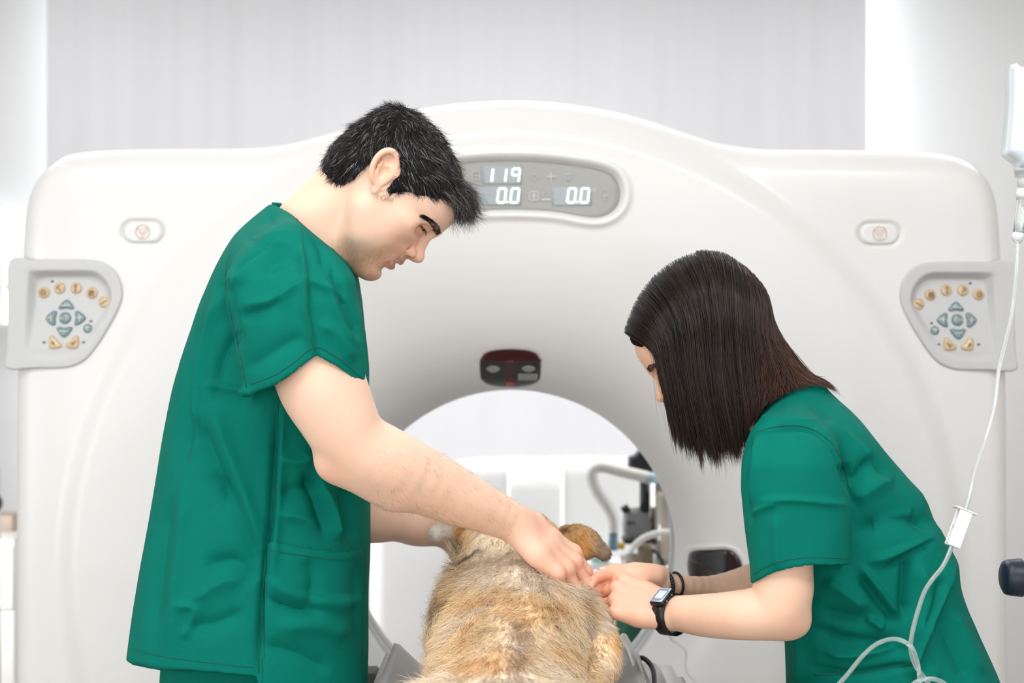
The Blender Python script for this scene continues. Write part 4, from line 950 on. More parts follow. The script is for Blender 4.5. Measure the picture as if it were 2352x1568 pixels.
V, Q = SM.mesh(.0024); V, Q = islands_main(V, Q); V = relax(V, Q, 2); N = vnormals(V, Q); print('man shirt', len(V))
V = V + N * (.004 * wn(V, 9, (1, 1, .5), seed=7))[:, None]; V = crumple(V, N, .009, 11, seed=2)
FL = [  # near sleeve and shoulder
 ([(690, 560), (700, 640), (704, 720), (722, 812)], 7, 3.2, .3), ([(560, 700), (620, 690), (680, 655), (700, 640)], 9, 2.6, .4), ([(700, 640), (760, 668), (800, 690)], 7, 1.8), ([(524, 655), (550, 640), (610, 575), (660, 560)], 7, 3.0, .5), ([(535, 625), (575, 600), (625, 560)], 6, -3),
 ([(520, 640), (532, 720), (556, 800)], 10, -3.5, .3), ([(545, 730), (600, 712), (650, 690)], 12, -2.2), ([(600, 620), (660, 590), (700, 590)], 12, -2.0), ([(760, 600), (790, 680), (822, 780)], 8, -2.5, .3), ([(745, 640), (775, 720), (815, 800)], 9, 2), ([(560, 850), (640, 800), (700, 770)], 14, -1.8), ([(730, 740), (770, 770), (815, 830)], 12, 2.0),
 ([(640, 490), (600, 520), (560, 560)], 12, -2), ([(700, 510), (735, 560), (745, 620)], 8, -2),
 # torso
 ([(520, 660), (470, 780), (450, 900), (455, 1010)], 13, 3.2, .3), ([(540, 760), (500, 850), (495, 930)], 10, -3), ([(470, 880), (540, 890), (590, 900)], 9, 2.6, .4), ([(480, 700), (445, 820), (432, 950), (420, 1080)], 12, -3.0),
 ([(490, 920), (530, 1040), (560, 1130), (600, 1250)], 16, 3.4, .3), ([(450, 960), (500, 1080), (520, 1180)], 15, -3.2), ([(470, 1100), (520, 1120), (560, 1200), (600, 1330)], 16, -3.0), ([(430, 1100), (415, 1250), (400, 1400), (395, 1500)], 14, 2.4), ([(390, 1150), (370, 1300), (355, 1450)], 14, -2.0),
 ([(440, 1380), (520, 1330), (560, 1340)], 12, 2.4, .4), ([(400, 1390), (450, 1400), (420, 1470)], 9, 2), ([(470, 1300), (540, 1290), (590, 1340)], 16, -3), ([(560, 1400), (500, 1430), (420, 1440)], 14, -2),
 ([(640, 920), (632, 1050), (622, 1200), (606, 1330), (594, 1550)], 6, -4.0, .2), ([(650, 930), (645, 1060), (636, 1210), (620, 1330)], 7, 2.2),
 ([(740, 1110), (765, 1170), (780, 1240)], 8, 4.0, .3), ([(700, 1080), (730, 1160), (745, 1240)], 12, -4.0), ([(790, 1110), (800, 1180), (800, 1250)], 12, -4), ([(640, 1130), (700, 1120), (740, 1100)], 14, -3), ([(635, 1180), (700, 1190), (760, 1230)], 12, 2.5), ([(640, 1050), (690, 1060), (720, 1040)], 12, 3),
 ([(620, 1330), (700, 1370), (790, 1380), (840, 1370)], 10, 3, .4), ([(610, 1370), (680, 1400), (740, 1400)], 12, -3), ([(640, 1440), (720, 1430), (800, 1460)], 18, 2.8), ([(700, 1280), (720, 1330), (700, 1400)], 14, -2.6), ([(820, 1280), (815, 1400), (830, 1500)], 12, -2.4), ([(600, 1480), (680, 1500), (760, 1540)], 16, -2.5),
 ([(820, 700), (835, 800), (843, 900)], 7, 2.5), ([(835, 720), (838, 760)], 5, -2)]
N = vnormals(V, Q); V = folds(V, N, FL); V = relax(V, Q, 1)
shirt = np_mesh('scrub_top', V, Q, M['scrub'], man); bs = bvh_of(V, Q)
def hemline(name, bvh, pts, parent, r=.0006): seam(name, bvh, pts, r, M['scrub_d'], parent)
hemline('cuff_stitching', bs, [(578, 882), (636, 858), (680, 828), (724, 797), (770, 818), (805, 845), (832, 870)], shirt)
hemline('hem_stitching', bs, [(300, 1488), (370, 1506), (470, 1520), (580, 1532)], shirt)
hemline('shoulder_seam', bs, [(672, 486), (690, 520), (696, 560), (700, 640), (706, 740), (723, 808)], shirt, .0007)
hemline('armhole_seam', bs, [(528, 580), (517, 640), (530, 720), (548, 800), (566, 890)], shirt, .0007)
hemline('side_seam', bs, [(640, 905), (634, 1050), (622, 1200), (606, 1330), (594, 1545)], shirt, .0009)
hemline('neckline_stitching', bs, [(700, 497), (730, 530), (755, 560), (775, 585)], shirt, .0006)
# pocket: a patch lifted off the shirt
def patch(name, bvh, outline, parent, m, lift=.003, res=5, up=None):
    o = crom(outline, 4, True); x0, y0 = o.min(0); x1, y1 = o.max(0); xs = np.arange(x0, x1 + res, res); ys = np.arange(y0, y1 + res, res); Vv = []; ids = -np.ones((len(ys), len(xs)), int)
    XX, YY = np.meshgrid(xs, ys); sd = sdpoly(np.stack([XX.ravel(), YY.ravel()], 1), o).reshape(XX.shape)
    for i in range(len(ys)):
        for j in range(len(xs)):
            if sd[i, j] < res * .7:
                p, nn = cast(bvh, xs[j], ys[i])
                if p is None: continue
                ids[i, j] = len(Vv); Vv.append(p + nn * (lift * (1 - np.exp(min(sd[i, j], 0) / 5)) + .0004) * (1 if nn[1] < 0 else -1))
    fs = [[ids[i, j], ids[i + 1, j], ids[i + 1, j + 1], ids[i, j + 1]] for i in range(len(ys) - 1) for j in range(len(xs) - 1) if min(ids[i, j], ids[i + 1, j], ids[i + 1, j + 1], ids[i, j + 1]) >= 0]
    ob = np_mesh(name, np.array(Vv), fs, m, parent); mod = ob.modifiers.new('thick', 'SOLIDIFY'); mod.thickness = .0018; mod.offset = -1; return ob
PKT = [(616, 1244), (650, 1247), (690, 1256), (740, 1263), (790, 1266), (832, 1263), (834, 1330), (832, 1420), (830, 1500), (828, 1600), (760, 1604), (690, 1604), (612, 1600), (602, 1560), (606, 1500), (606, 1420), (608, 1340), (614, 1290)]
pk = patch('pocket', bs, PKT, shirt, M['scrub']); vv = np.array([v.co[:] for v in pk.data.vertices]); seam('pocket_stitching', BVHTree.FromPolygons([tuple(v) for v in vv], [list(p.vertices) for p in pk.data.polygons]), [(622, 1264), (690, 1274), (760, 1284), (826, 1284)], .0006, M['scrub_d'], pk, lift=.0004)
# trousers and shoes (trousers show under the hem)
def legs(name, parent, D, rows, m, kx, shoe_x, shoe_y, dirx, folds_=()):
    St = SDF()
    St.loft(rows, D, n=2.2, k=.02)
    for sg in (1, -1):
        St.path([np.array([shoe_x - .01 * dirx, D + .1 * sg, .72]), np.array([shoe_x, shoe_y + .11 * sg, .45]), np.array([shoe_x, shoe_y + .12 * sg, .09])], [.098, .085, .075], k=.03)
    v, q = St.mesh(.006); v = relax(v, q, 2); n_ = vnormals(v, q); v = v + n_ * (.004 * wn(v, 12, (1, 1, .6), seed=9))[:, None]; t = np_mesh(name, v, q, m, parent)
    for sg in (1, -1):
        Ss = SDF(); Ss.path([np.array([shoe_x - .06 * dirx, shoe_y + .12 * sg, .05]), np.array([shoe_x + .08 * dirx, shoe_y + .12 * sg, .045]), np.array([shoe_x + .17 * dirx, shoe_y + .12 * sg, .038])], [.048, .045, .036], k=.02)
        Ss.ell((shoe_x + .05 * dirx, shoe_y + .12 * sg, .012), (.15, .046, .012), None, k=.01); v, q = Ss.mesh(.005); np_mesh('shoe', v, q, M['white'], parent)
    return t
legs('trousers', man, DM, [(1440, 372, 800, 150), (1568, 372, 805, 190), (1700, 372, 790, 190), (1800, 380, 770, 180)], M['scrub'], 0, -.41, DM, 1)
recenter(man, (-.42, 2.1, 0))
# ================================================================ the woman
woman = empty('person', (.58, 2.12, 0)); tag(woman, 'woman with long dark brown hair in green scrubs bending over the dog', 'person')
DW = 2.12; kW = F / DW
def PW(x, y, s): return P(x, y, DW - s / kW)
SK_W = (.86, .56, .405)
HW = Head(P(1623, 788, DW), (-.819, 0, -.574), (-.574, 0, .819), (0, -1, 0), scale=.94)
S = SDF(); HW.build(S, mouth=False, fem=True); HW.ear(S, 1); HW.ear(S, -1)
S.limb([PW(1655, 810, 0), PW(1710, 880, 0), PW(1775, 950, 0), PW(1820, 1010, 0)], [60 / kW, 56 / kW, 62 / kW, 70 / kW], k=.03)
sa = 255; kn_ = F / (DW - sa / kW)
# near arm
S.limb([PW(1800, 1100, sa), PW(1800, 1300, sa), PW(1797, 1362, sa), PW(1775, 1402, sa - 5), PW(1700, 1412, 225), PW(1620, 1413, 160), PW(1548, 1407, 95)], [64 / kn_, 65 / kn_, 66 / kn_, 62 / kn_, 55 / kn_, 45 / kW, 36 / kW], k=.02)
S.ell(PW(1822, 1432, sa - 5), np.array([34, 24, 28]) / kn_, None, k=.03)
wn_w = PW(1538, 1407, 88)
hd = PW(1418, 1368, 40) - wn_w
tw1 = hand(S, wn_w, hd, np.array([-.12, -.62, .78]), [(.5, .9, .5), (.62, .95, .5), (.7, 1.0, .5), (.75, 1.0, .5)], scale=.93, thumb=1, spread=.03, thumb_dir=unit(hd) * .9 + np.array([0, .5, .25]), tcurl=.25)
# far arm
sf = -120
S.limb([PW(1800, 1080, -200), PW(1830, 1300, -210), PW(1740, 1345, -180), PW(1640, 1348, -140), PW(1560, 1344, -95), PW(1520, 1338, -70)], [.038, .038, .036, 27 / kW, 23 / kW, 25 / kW], k=.02)
wf_w = PW(1515, 1336, -68); hd2 = PW(1420, 1350, -30) - wf_w
tw2 = hand(S, wf_w, hd2, np.array([.1, .9, .3]), [(.25, .4, .3), (.3, .5, .4), (.4, .5, .4), (.5, .6, .4)], scale=.88, thumb=-1, spread=.02, thumb_dir=PW(1375, 1306, 0) - PW(1500, 1318, -40), tcurl=.1)
V, Q = S.mesh(.0013); V, Q = islands_main(V, Q); V = relax(V, Q, 2); N = vnormals(V, Q); print('woman skin', len(V))
col = face_color(HW, V, SK_W, flush=.35, lips=(.6, .22, .2)); col *= (1 + .03 * wn(V, 60, seed=2))[:, None]
x, y = PX(V); hsel = (x < 1530) & (y > 1250)
col = ink(col, np.array(SK_W) * np.array([1.03, .84, .80]), .5 * hsel.astype(float)); col = ink(col, np.array(SK_W) * np.array([1., .66, .58]), .55 * (sstep(1425, 1385, x) * hsel))
col = ink(col, np.array(SK_W) * np.array([.97, .8, .74]), .4 * gl(np.hypot(x - 1830, y - 1445), 40))
f_, u_, s_ = HW.loc(V); dbr, tb_, sb_ = polydist(f_, u_, crom([(154, 26), (148, 31), (134, 35), (116, 33), (104, 28)], 4)); col = ink(col, (.12, .07, .05), .6 * gl(dbr, 6) * (np.abs(s_) < 80) * (np.abs(s_) > 8) * (f_ > 98))
body = np_mesh('body', V, Q, M['skin_w'], woman, col=np.clip(col, 0, 1)); WV, WN_ = V, N; bw_ = bvh_of(V, Q)
# thumb nail of the far hand
p, td, nn = tw2[4]
p = np.array(p) + unit(td) * .002; Mx = np.stack([unit(td), unit(np.cross(td, (0, -.3, 1))), unit(np.cross(unit(td), unit(np.cross(td, (0, -.3, 1)))))])
Sn = SDF(); Sn.ell(p + np.array([0, -.0035, .0046]), np.array([.0070, .0050, .0026]), Mx, k=.001); v, q = Sn.mesh(.0008); np_mesh('thumb_nail', v, q, M['nail'], body)
brow(HW, bw_, woman, [(150, 26, 14), (148, 31, 28), (138, 36, 44), (116, 33, 62)], 800, .0065, (.012, .008, .007), width=5.5, seed=4)
for sg in (1, -1):
    n = 70; tt = np.linspace(0, 1, n); lp = crom([(142, 2, 25), (143, 2, 37), (137, 4, 50), (126, 6, 59), (116, 7, 62)], 8); rt = np.array([HW.W(*(lp[int(t * (len(lp) - 1))] * np.array([1, 1, sg]))) for t in tt]); L = 1
    ps = [rt + (HW.f * .0022 * j - HW.u * (.0013 * j) + HW.s * sg * .0008 * j * tt[:, None]) for j in range(4)]
    strands('eyelashes', np.stack(ps, 1) + RNG.normal(size=(n, 1, 3)) * .0003, np.array([.0003, .00026, .00018, .00005]), np.tile([.01, .007, .006], (n, 1)), M['hair'], woman)

# ---- her scrub top
SM = SDF()
rowsW = [(884, 1838, 1880, 30), (905, 1780, 1905, 80), (930, 1752, 1935, 120), (960, 1735, 1972, 165), (1000, 1722, 2005, 188), (1050, 1714, 2042, 198), (1110, 1712, 2090, 202), (1200, 1724, 2145, 206), (1285, 1742, 2192, 206), (1330, 1757, 2190, 205), (1390, 1782, 2203, 206), (1470, 1808, 2240, 210), (1568, 1810, 2287, 216), (1700, 1815, 2305, 214), (1760, 1815, 2305, 210)]
SM.loft(rowsW, DW, n=2.2, k=.02)
SM.cone(PW(1830, 960, 60), PW(1810, 1030, 200), 48 / kW, 88 / kn_, k=.06); SM.cone(PW(1830, 960, -60), PW(1810, 1030, -200), 48 / kW, 80 / kW, k=.06)
DSw = DW - sa / kW
cuffw = [(1690, 1352), (1727, 1338), (1780, 1311), (1830, 1300), (1870, 1297), (1953, 1300), (1990, 1302)]
def ycw(X):
    xx = (X[..., 0] / X[..., 1] * F) + CX; yy = CY - (X[..., 2] - CZ) / X[..., 1] * F; return (yy - np.interp(xx, [p[0] for p in cuffw], [p[1] for p in cuffw])) / kn_
rowsWs = [(965, 1770, 1880, 40, 40), (985, 1742, 1905, 64, 25), (1015, 1722, 1925, 85, 10), (1060, 1706, 1940, 96), (1120, 1704, 1950, 98), (1200, 1712, 1955, 98), (1300, 1724, 1953, 96), (1360, 1728, 1950, 96)]
SM.loft(rowsWs, DSw, n=2.15, k=.022, cut=ycw, hollow=(.004, lambda X: (CZ - X[..., 2]) - (1150 - CY) / F * DSw))
rowsWf = [(1000, 1730, 1920, 60), (1060, 1706, 1940, 90), (1200, 1712, 1950, 95), (1300, 1726, 1950, 95), (1325, 1730, 1950, 95)]
SM.loft(rowsWf, DW + 215 / kW, n=2.15, k=.03)
SM.cone(PW(1700, 880, 0), PW(1800, 985, 0), 64 / kW, 66 / kW, k=.006, op='s')
SMW = SM
# ---- her hair: a solid core with combed locks over it
k = HW.k; A = np.stack([HW.f, HW.u, HW.s]); Sh = SDF()
hlw = [(-170, -150), (-100, -170), (-20, -160), (20, -130), (30, -60), (34, 0), (52, 40), (84, 68), (112, 86), (134, 92), (150, 96), (190, 240), (0, 280), (-240, 220), (-260, -100)]
def hclipw(X):
    q = (X - HW.o) / HW.k; sd = sdpoly(np.stack([(q @ HW.f).ravel(), (q @ HW.u).ravel()], 1), crom(hlw, 3, True)).reshape(X.shape[:-1]); return sd * HW.k
Sh.ell(HW.W(0, 62, 0), np.array([160, 126, 132]) * k, A, k=.001); Sh.ell(HW.W(-60, 30, 0), np.array([112, 108, 120]) * k, A, k=.03); Sh.ell(HW.W(70, 90, 0), np.array([84, 58, 92]) * k, A, k=.02); Sh.ell(HW.W(-40, 130, 0), np.array([100, 62, 84]) * k, A, k=.03)
Sh.add(hclipw, HW.W(0, 0, 0) - .3, HW.W(0, 0, 0) + .3, .006, 'i')
v, q = Sh.mesh(.003); v = relax(v, q, 3); np_mesh('hair', v, q, M['cap'], woman, col=np.tile([.010, .007, .006], (len(v), 1)))
hvn = vnormals(v, q); bh_ = bvh_of(v, q)
rng = np.random.default_rng(21)
def gcurve(pts, t):
    p = crom(pts, 12); q = t * (len(p) - 1); a = np.minimum(q.astype(int), len(p) - 2); return p[a] + (p[a + 1] - p[a]) * (q - a)[:, None]
# guide curves in picture px with depth s: roots (at the parting), two middle rows, tips
ROOT = [(1462, 768, 6), (1478, 728, 4), (1502, 690, 2), (1540, 648, 0), (1585, 620, -4), (1635, 612, -8), (1680, 626, -10), (1715, 655, -12), (1738, 690, -14)]
MID1 = [(1500, 800, 85), (1512, 770, 100), (1535, 740, 112), (1575, 715, 122), (1620, 705, 128), (1665, 710, 122), (1712, 735, 105), (1760, 768, 70), (1790, 772, 18)]
MID2 = [(1520, 880, 92), (1535, 890, 112), (1562, 900, 126), (1595, 900, 136), (1635, 895, 142), (1675, 880, 140), (1735, 865, 122), (1800, 858, 84), (1850, 850, 24)]
TIP = [(1548, 985, 84), (1562, 1010, 98), (1592, 1035, 112), (1630, 1052, 124), (1668, 1046, 130), (1704, 1032, 132), (1736, 968, 126), (1815, 905, 90), (1912, 918, 20)]
def sheet(n, tlo, thi, seed, jit=1.0, depth=0.0, colr=(.014, .0085, .0065), side=1, S_=12, rad=.00042, tipj=26, fly=0):
    r = np.random.default_rng(seed); t = r.uniform(tlo, thi, n); nl = 90; lock = (t * nl).astype(int); lo = r.normal(size=(nl + 1, 3))[lock]; t2 = np.clip(t + lo[:, 0] * .006, 0, 1)
    a = gcurve(ROOT, t); b = gcurve(MID1, np.clip(t2, 0, 1)); c = gcurve(MID2, np.clip(t2 + lo[:, 1] * .008, 0, 1)); tl = (lock + .5) / nl; d = gcurve(TIP, np.clip(tl + (t - tl) * .45 + lo[:, 0] * .006 + lo[:, 2] * .014 + r.normal(size=n) * .002, 0, 1))
    bk = sstep(.74, .86, t); jj = lo[:, 1] * 13 + r.normal(size=n) * tipj * .35 - np.abs(r.normal(size=n)) * tipj * .5; d[:, 1] += jj * (1 - bk * .55); d[:, 0] += jj * bk * .8; lay = r.uniform(0, 1, n)
    for q, w_ in ((a, 4), (b, 9), (c, 16), (d, 16)): q[:, 2] += (lay - .5) * w_ * 1.6 + depth; q[:, :2] += r.normal(size=(n, 2)) * jit * (w_ / 9)
    if fly: 
        m = r.normal(size=(n, 2)) * fly; b[:, :2] += m * .5; c[:, :2] += m; d[:, :2] += m * 1.6; 
    if side < 0:
        for q in (a, b, c, d): q[:, 2] *= -1
    G = np.stack([a, b, c, d], 1); out = []
    for j in range(S_):
        u_ = j / (S_ - 1) * 3; i = min(int(u_), 2); f_ = u_ - i; p0 = G[:, max(i - 1, 0)]; p1 = G[:, i]; p2 = G[:, i + 1]; p3 = G[:, min(i + 2, 3)]
        out.append(.5 * (2 * p1 + (-p0 + p2) * f_ + (2 * p0 - 5 * p1 + 4 * p2 - p3) * f_ ** 2 + (-p0 + 3 * p1 - 3 * p2 + p3) * f_ ** 3))
    R = np.stack(out, 1); wob = np.sin(np.linspace(0, 5, S_)[None] + lock[:, None] * 1.7) * 2.2 * np.linspace(0, 1, S_)[None]; R[..., 0] += wob
    D = DW - R[..., 2] / kW; D = np.where(np.zeros_like(D, bool), D, D); W_ = np.stack([(R[..., 0] - CX) / F * D, D, CZ - (R[..., 1] - CY) / F * D], -1)
    W_ = push_out(W_, Sh, (.0012 + .005 * lay + (depth / kW if depth > 0 else 0))[:, None] + np.zeros((1, S_))); W_ = push_out(W_, SMW, (.002 + .008 * lay)[:, None] + np.zeros((1, S_)), it=3) if side > 0 else W_; W_[:, 1:-1] = .5 * W_[:, 1:-1] + .25 * (W_[:, :-2] + W_[:, 2:]); W_[:, 1:-1] = .5 * W_[:, 1:-1] + .25 * (W_[:, :-2] + W_[:, 2:]); ramp = np.linspace(0, 1, S_)[None, :, None]; warm = sstep(.6, 1.0, t)[:, None, None]; base = np.asarray(colr)[None, None] * (1 + lo[:, :1, None] * .25) * r.uniform(.6, 1.5, (n, 1, 1))
    cc = base * (1 + ramp * np.array([.7, .45, .3]) * 1.2) * (1 + warm * np.array([3.0, 2.1, 1.6]) * (.35 + .65 * ramp)); rr = rad * np.interp(np.linspace(0, 1, S_), [0, .1, .85, 1], [.8, 1, .8, .15])
    return W_, np.broadcast_to(cc, (n, S_, 3)).clip(0, 1), rr
A1 = [sheet(5200, 0, 1, 31), sheet(1600, 0.0, 1, 32, depth=9, tipj=40, jit=2), sheet(2600, 0, 1, 33, side=-1), sheet(900, .55, 1, 35, depth=12, jit=3, tipj=60)]
tag(strands('long_hair', np.concatenate([a[0] for a in A1]), A1[0][2], np.concatenate([a[1] for a in A1]), M['hair'], woman), kind='stuff')
# the lock falling in front of the face, from the front hairline
FR, FC, _ = sheet(420, .0, .22, 36, jit=2.4, tipj=46); tag(strands('front_locks', FR, A1[0][2] * .8, FC, M['hair'], woman), kind='stuff')
fl_ = sheet(160, 0, 1, 37, jit=3, fly=13, tipj=50); tag(strands('flyaway_hair', fl_[0], fl_[2] * .32, fl_[1], M['hair'], woman), kind='stuff')

V, Q = SM.mesh(.0023); V, Q = islands_main(V, Q); V = relax(V, Q, 2); N = vnormals(V, Q); print('woman top', len(V))
V = V + N * (.0035 * wn(V, 10, (1, 1, .6), seed=17))[:, None]; N = vnormals(V, Q); V = crumple(V, N, .008, 12, (1, 1, .6), seed=4); N = vnormals(V, Q)
FW = [([(1742, 985), (1850, 980), (1910, 1020), (1942, 1090), (1952, 1150)], 5, -3.2), ([(1735, 1150), (1830, 1148), (1945, 1160)], 6, 1.6), ([(1740, 1000), (1728, 1100), (1712, 1180)], 7, 2.4), ([(1725, 1020), (1716, 1120), (1722, 1200)], 6, -3), ([(1780, 1180), (1784, 1250), (1786, 1310)], 9, 1.5), ([(1725, 1180), (1760, 1162), (1785, 1158)], 6, 1.6),
 ([(1900, 950), (1960, 1010), (2010, 1060)], 12, 2.5), ([(1850, 930), (1920, 960), (1990, 1040), (2060, 1130)], 14, -2.6), ([(1960, 1000), (2010, 1065), (2100, 1180), (2160, 1260)], 8, 3.2, .4), ([(1945, 1060), (1960, 1100), (2000, 1050)], 10, -3), ([(2000, 1050), (2060, 1130), (2140, 1240)], 9, -3.2),
 ([(1960, 1150), (2020, 1110), (2060, 1100)], 16, 3), ([(1965, 1230), (2040, 1190), (2120, 1195), (2150, 1225)], 16, -4.6), ([(1990, 1290), (2070, 1265), (2140, 1235)], 9, 3.4, .4), ([(2030, 1310), (2090, 1270), (2145, 1240)], 8, -3.5), ([(2010, 1200), (2060, 1185), (2110, 1180)], 12, 2.8),
 ([(2085, 1270), (2080, 1350), (2076, 1420)], 10, -5.0), ([(2110, 1290), (2130, 1380), (2100, 1470)], 14, 3), ([(1980, 1300), (2040, 1380), (2070, 1420)], 7, 4, .3), ([(1970, 1320), (2030, 1395), (2060, 1430)], 9, -4), ([(1890, 1330), (1930, 1350), (1990, 1400)], 14, 3.2), ([(1880, 1400), (1950, 1420), (2030, 1420)], 16, -3.6),
 ([(2195, 1290), (2150, 1400), (2110, 1500), (2090, 1560)], 10, 3.6, .3), ([(2170, 1320), (2130, 1420), (2120, 1450)], 10, -3), ([(1860, 1440), (1930, 1470), (2040, 1480), (2090, 1500)], 14, -4.5), ([(1890, 1490), (1950, 1505), (2080, 1480)], 8, 3), ([(1860, 1530), (1960, 1545), (2060, 1530), (2120, 1520)], 6, -3), ([(1990, 1420), (2010, 1430), (2030, 1445)], 7, 4),
 ([(2190, 1400), (2220, 1470), (2260, 1550)], 10, 2), ([(2160, 1400), (2190, 1490), (2230, 1568)], 14, -2.5), ([(2080, 1500), (2110, 1540), (2160, 1560)], 12, 3), ([(1830, 1450), (1840, 1510), (1830, 1568)], 9, 2.5)]
V = folds(V, N, FW); V = relax(V, Q, 1)
topw = np_mesh('scrub_top', V, Q, M['scrub'], woman); bt = bvh_of(V, Q)
seam('cuff_stitching', bt, [(1732, 1318), (1780, 1292), (1830, 1282), (1870, 1279), (1948, 1283)], .0005, M['scrub_d'], topw)
seam('armhole_seam', bt, [(1738, 992), (1790, 978), (1850, 980), (1905, 1012), (1938, 1070), (1950, 1120)], .0008, M['scrub_d'], topw)
seam('waist_seam', bt, [(1870, 1550), (1960, 1548), (2060, 1532), (2110, 1522)], .0008, M['scrub_d'], topw)
legs('trousers', woman, DW, [(1740, 1850, 2310, 190), (1850, 1860, 2320, 190), (1950, 1870, 2310, 180)], M['scrub'], 0, .61, DW, -1)

# ---- watch, beads and band
def ring_on(c, axis, r, up, n=40, ry=None):
    ax = unit(axis); u = unit(np.asarray(up) - ax * (np.asarray(up) @ ax)); w_ = np.cross(ax, u); a = np.linspace(0, 2 * np.pi, n, endpoint=False); ry = ry or r
    return np.asarray(c) + np.outer(np.cos(a), u) * r + np.outer(np.sin(a), w_) * ry, u, w_
def band(name, c, axis, r, ry, up, wdt, th, m, parent, n=48, lumps=0):
    R = []; a = np.linspace(0, 2 * np.pi, n, endpoint=False); ax = unit(axis)
    for rr_, off in ((0, -wdt / 2), (th, -wdt / 2), (th, wdt / 2), (0, wdt / 2)):
        pts, u, w_ = ring_on(c, axis, r + rr_, up, n, ry + rr_); lump = (1 + lumps * np.abs(np.sin(a * 7)))[:, None] if rr_ else 1
        R.append(c + (pts - c) * lump + ax * off)
    Vv = np.concatenate(R); f = ring_faces(4, n).tolist() + [[3 * n + j, 3 * n + (j + 1) % n, (j + 1) % n, j] for j in range(n)]; return np_mesh(name, Vv, f, m, parent)
watch = empty('wrist_watch', (0, 0, 0)); tag(watch, 'black digital wrist watch with square grey face on the woman\'s nearer wrist', 'watch')
axw = unit(PW(1620, 1413, 160) - PW(1548, 1407, 95)); cwt = PW(1541, 1410, 90); wup = np.array([-.20, -.55, .82]); rw = 42 / kW
M['strap'] = mat('watch_strap', (.008, .008, .009), .35, noise=.1); M['wface'] = mat('watch_face', s2l(152, 172, 188), .15, noise=.02, coat=.8); M['wlcd'] = mat('watch_lcd', s2l(205, 214, 216), .2, noise=.03, nscale=300); M['wdark'] = mat('watch_print', s2l(60, 75, 90), .3, noise=.02); M['copper'] = mat('watch_button', (.7, .42, .25), .25, metal=.9, noise=.02)
band('strap', cwt, axw, rw * 1.0, rw * 1.0, wup, .021, .003, M['strap'], watch, lumps=.02)
fc, u_, w_ = ring_on(cwt, axw, rw, wup); u_ = unit(u_); w_ = unit(w_)
def wbx(name, c, ex, ey, ez, hx, hy, hz, m, parent, bev=.0012):
    o = box(name, (-hx, -hy, -hz), (hx, hy, hz), m, parent, bev, 3); Mx = Matrix((tuple(ex), tuple(ey), tuple(ez))).transposed().to_4x4(); Mx.translation = Vector(c); o.matrix_world = Mx if parent is None else Mx; return o
top_ = cwt + u_ * (rw + .0045)
wbx('watch_case', top_, axw, w_, u_, .0125, .0165, .0042, M['strap'], watch, .002)
wbx('bezel', top_ + u_ * .0042, axw, w_, u_, .0112, .0148, .0006, M['wface'], watch, .0006)
wbx('lcd_screen', top_ + u_ * .0046, axw, w_, u_, .0072, .0078, .0006, M['wlcd'], watch, .0003)
for o_ in (-.0085, .0085): wbx('printed_line', top_ + u_ * .0048 + w_ * 0 + axw * o_, axw, w_, u_, .0004, .0095, .0003, M['wdark'], watch, .0001)
for o_ in (-.0105, .0105): wbx('printed_line', top_ + u_ * .0048 + w_ * o_, axw, w_, u_, .0075, .0004, .0003, M['wdark'], watch, .0001)
for o_ in (-.007, .007): lathe('push_button', [(.0012, 0), (.0012, .0016), (.0008, .002)], M['copper'], watch, tuple(top_ + axw * .0125 + w_ * o_ - u_ * .0005), tuple(axw), 12)
c2 = PW(1527, 1339, -74); ax2 = unit(PW(1640, 1348, -140) - PW(1540, 1342, -84))
beads = empty('bead_bracelet', tuple(c2)); tag(beads, 'shiny black bead bracelet on the woman\'s farther wrist beside a thin black band', 'bracelet')
pts, _, _ = ring_on(c2, ax2 * .96 + np.array([-.1, 0, .25]), 33 / kW, (0, 0, 1), 30)
for i, p in enumerate(pts):
    a = np.linspace(.01, 3.13, 9); b = lathe('bead', [(.0035 * math.sin(t), -.0035 * math.cos(t)) for t in a], M['black'], beads, tuple(p), tuple(np.roll(pts, 1, 0)[i] - p), 12)
for c in beads.children: c.matrix_parent_inverse = Matrix.Translation(-Vector(beads.location))
c3 = PW(1553, 1343, -90); pts, _, _ = ring_on(c3, ax2 * .96 + np.array([-.05, 0, .12]), 29 / kW, (0, 0, 1), 40); pts = np.concatenate([pts, pts[:1]])
tag(tube('wrist_band', pts, .0022, M['strap'], None, n=8, sub=0), 'thin plain black cord band on the woman\'s farther wrist behind the beads', 'wristband')
recenter(woman, (.58, 2.12, 0))
# ================================================================ the dog
dog = empty('dog', (0, 2.0, .7)); tag(dog, 'tan and cream dog seen from behind lying on the scanner table', 'dog')
DD = 2.15
def PD(x, y, D): return P(x, y, D)
r_ = lambda px, D: px * D / F
Sd = SDF()
Sd.limb([PD(1150, 1760, 1.66), PD(1155, 1660, 1.80), PD(1165, 1560, 1.93), PD(1180, 1470, 2.04), PD(1185, 1405, 2.12), PD(1175, 1340, 2.19)], [r_(165, 1.66), r_(172, 1.8), r_(170, 1.93), r_(158, 2.04), r_(136, 2.12), r_(108, 2.19)], k=.02, sub=2)
Sd.ell(PD(1180, 1490, 2.06), (r_(166, 2.06), .13, r_(120, 2.06)), None, k=.05); Sd.ell(PD(1285, 1445, 2.09), (r_(66, 2.1), .08, r_(84, 2.1)), None, k=.05); Sd.ell(PD(1078, 1405, 2.12), (r_(60, 2.12), .07, r_(90, 2.12)), None, k=.05)
Sd.limb([PD(1175, 1340, 2.19), PD(1170, 1290, 2.25), PD(1165, 1262, 2.31)], [r_(118, 2.19), r_(98, 2.25), r_(76, 2.31)], k=.05)
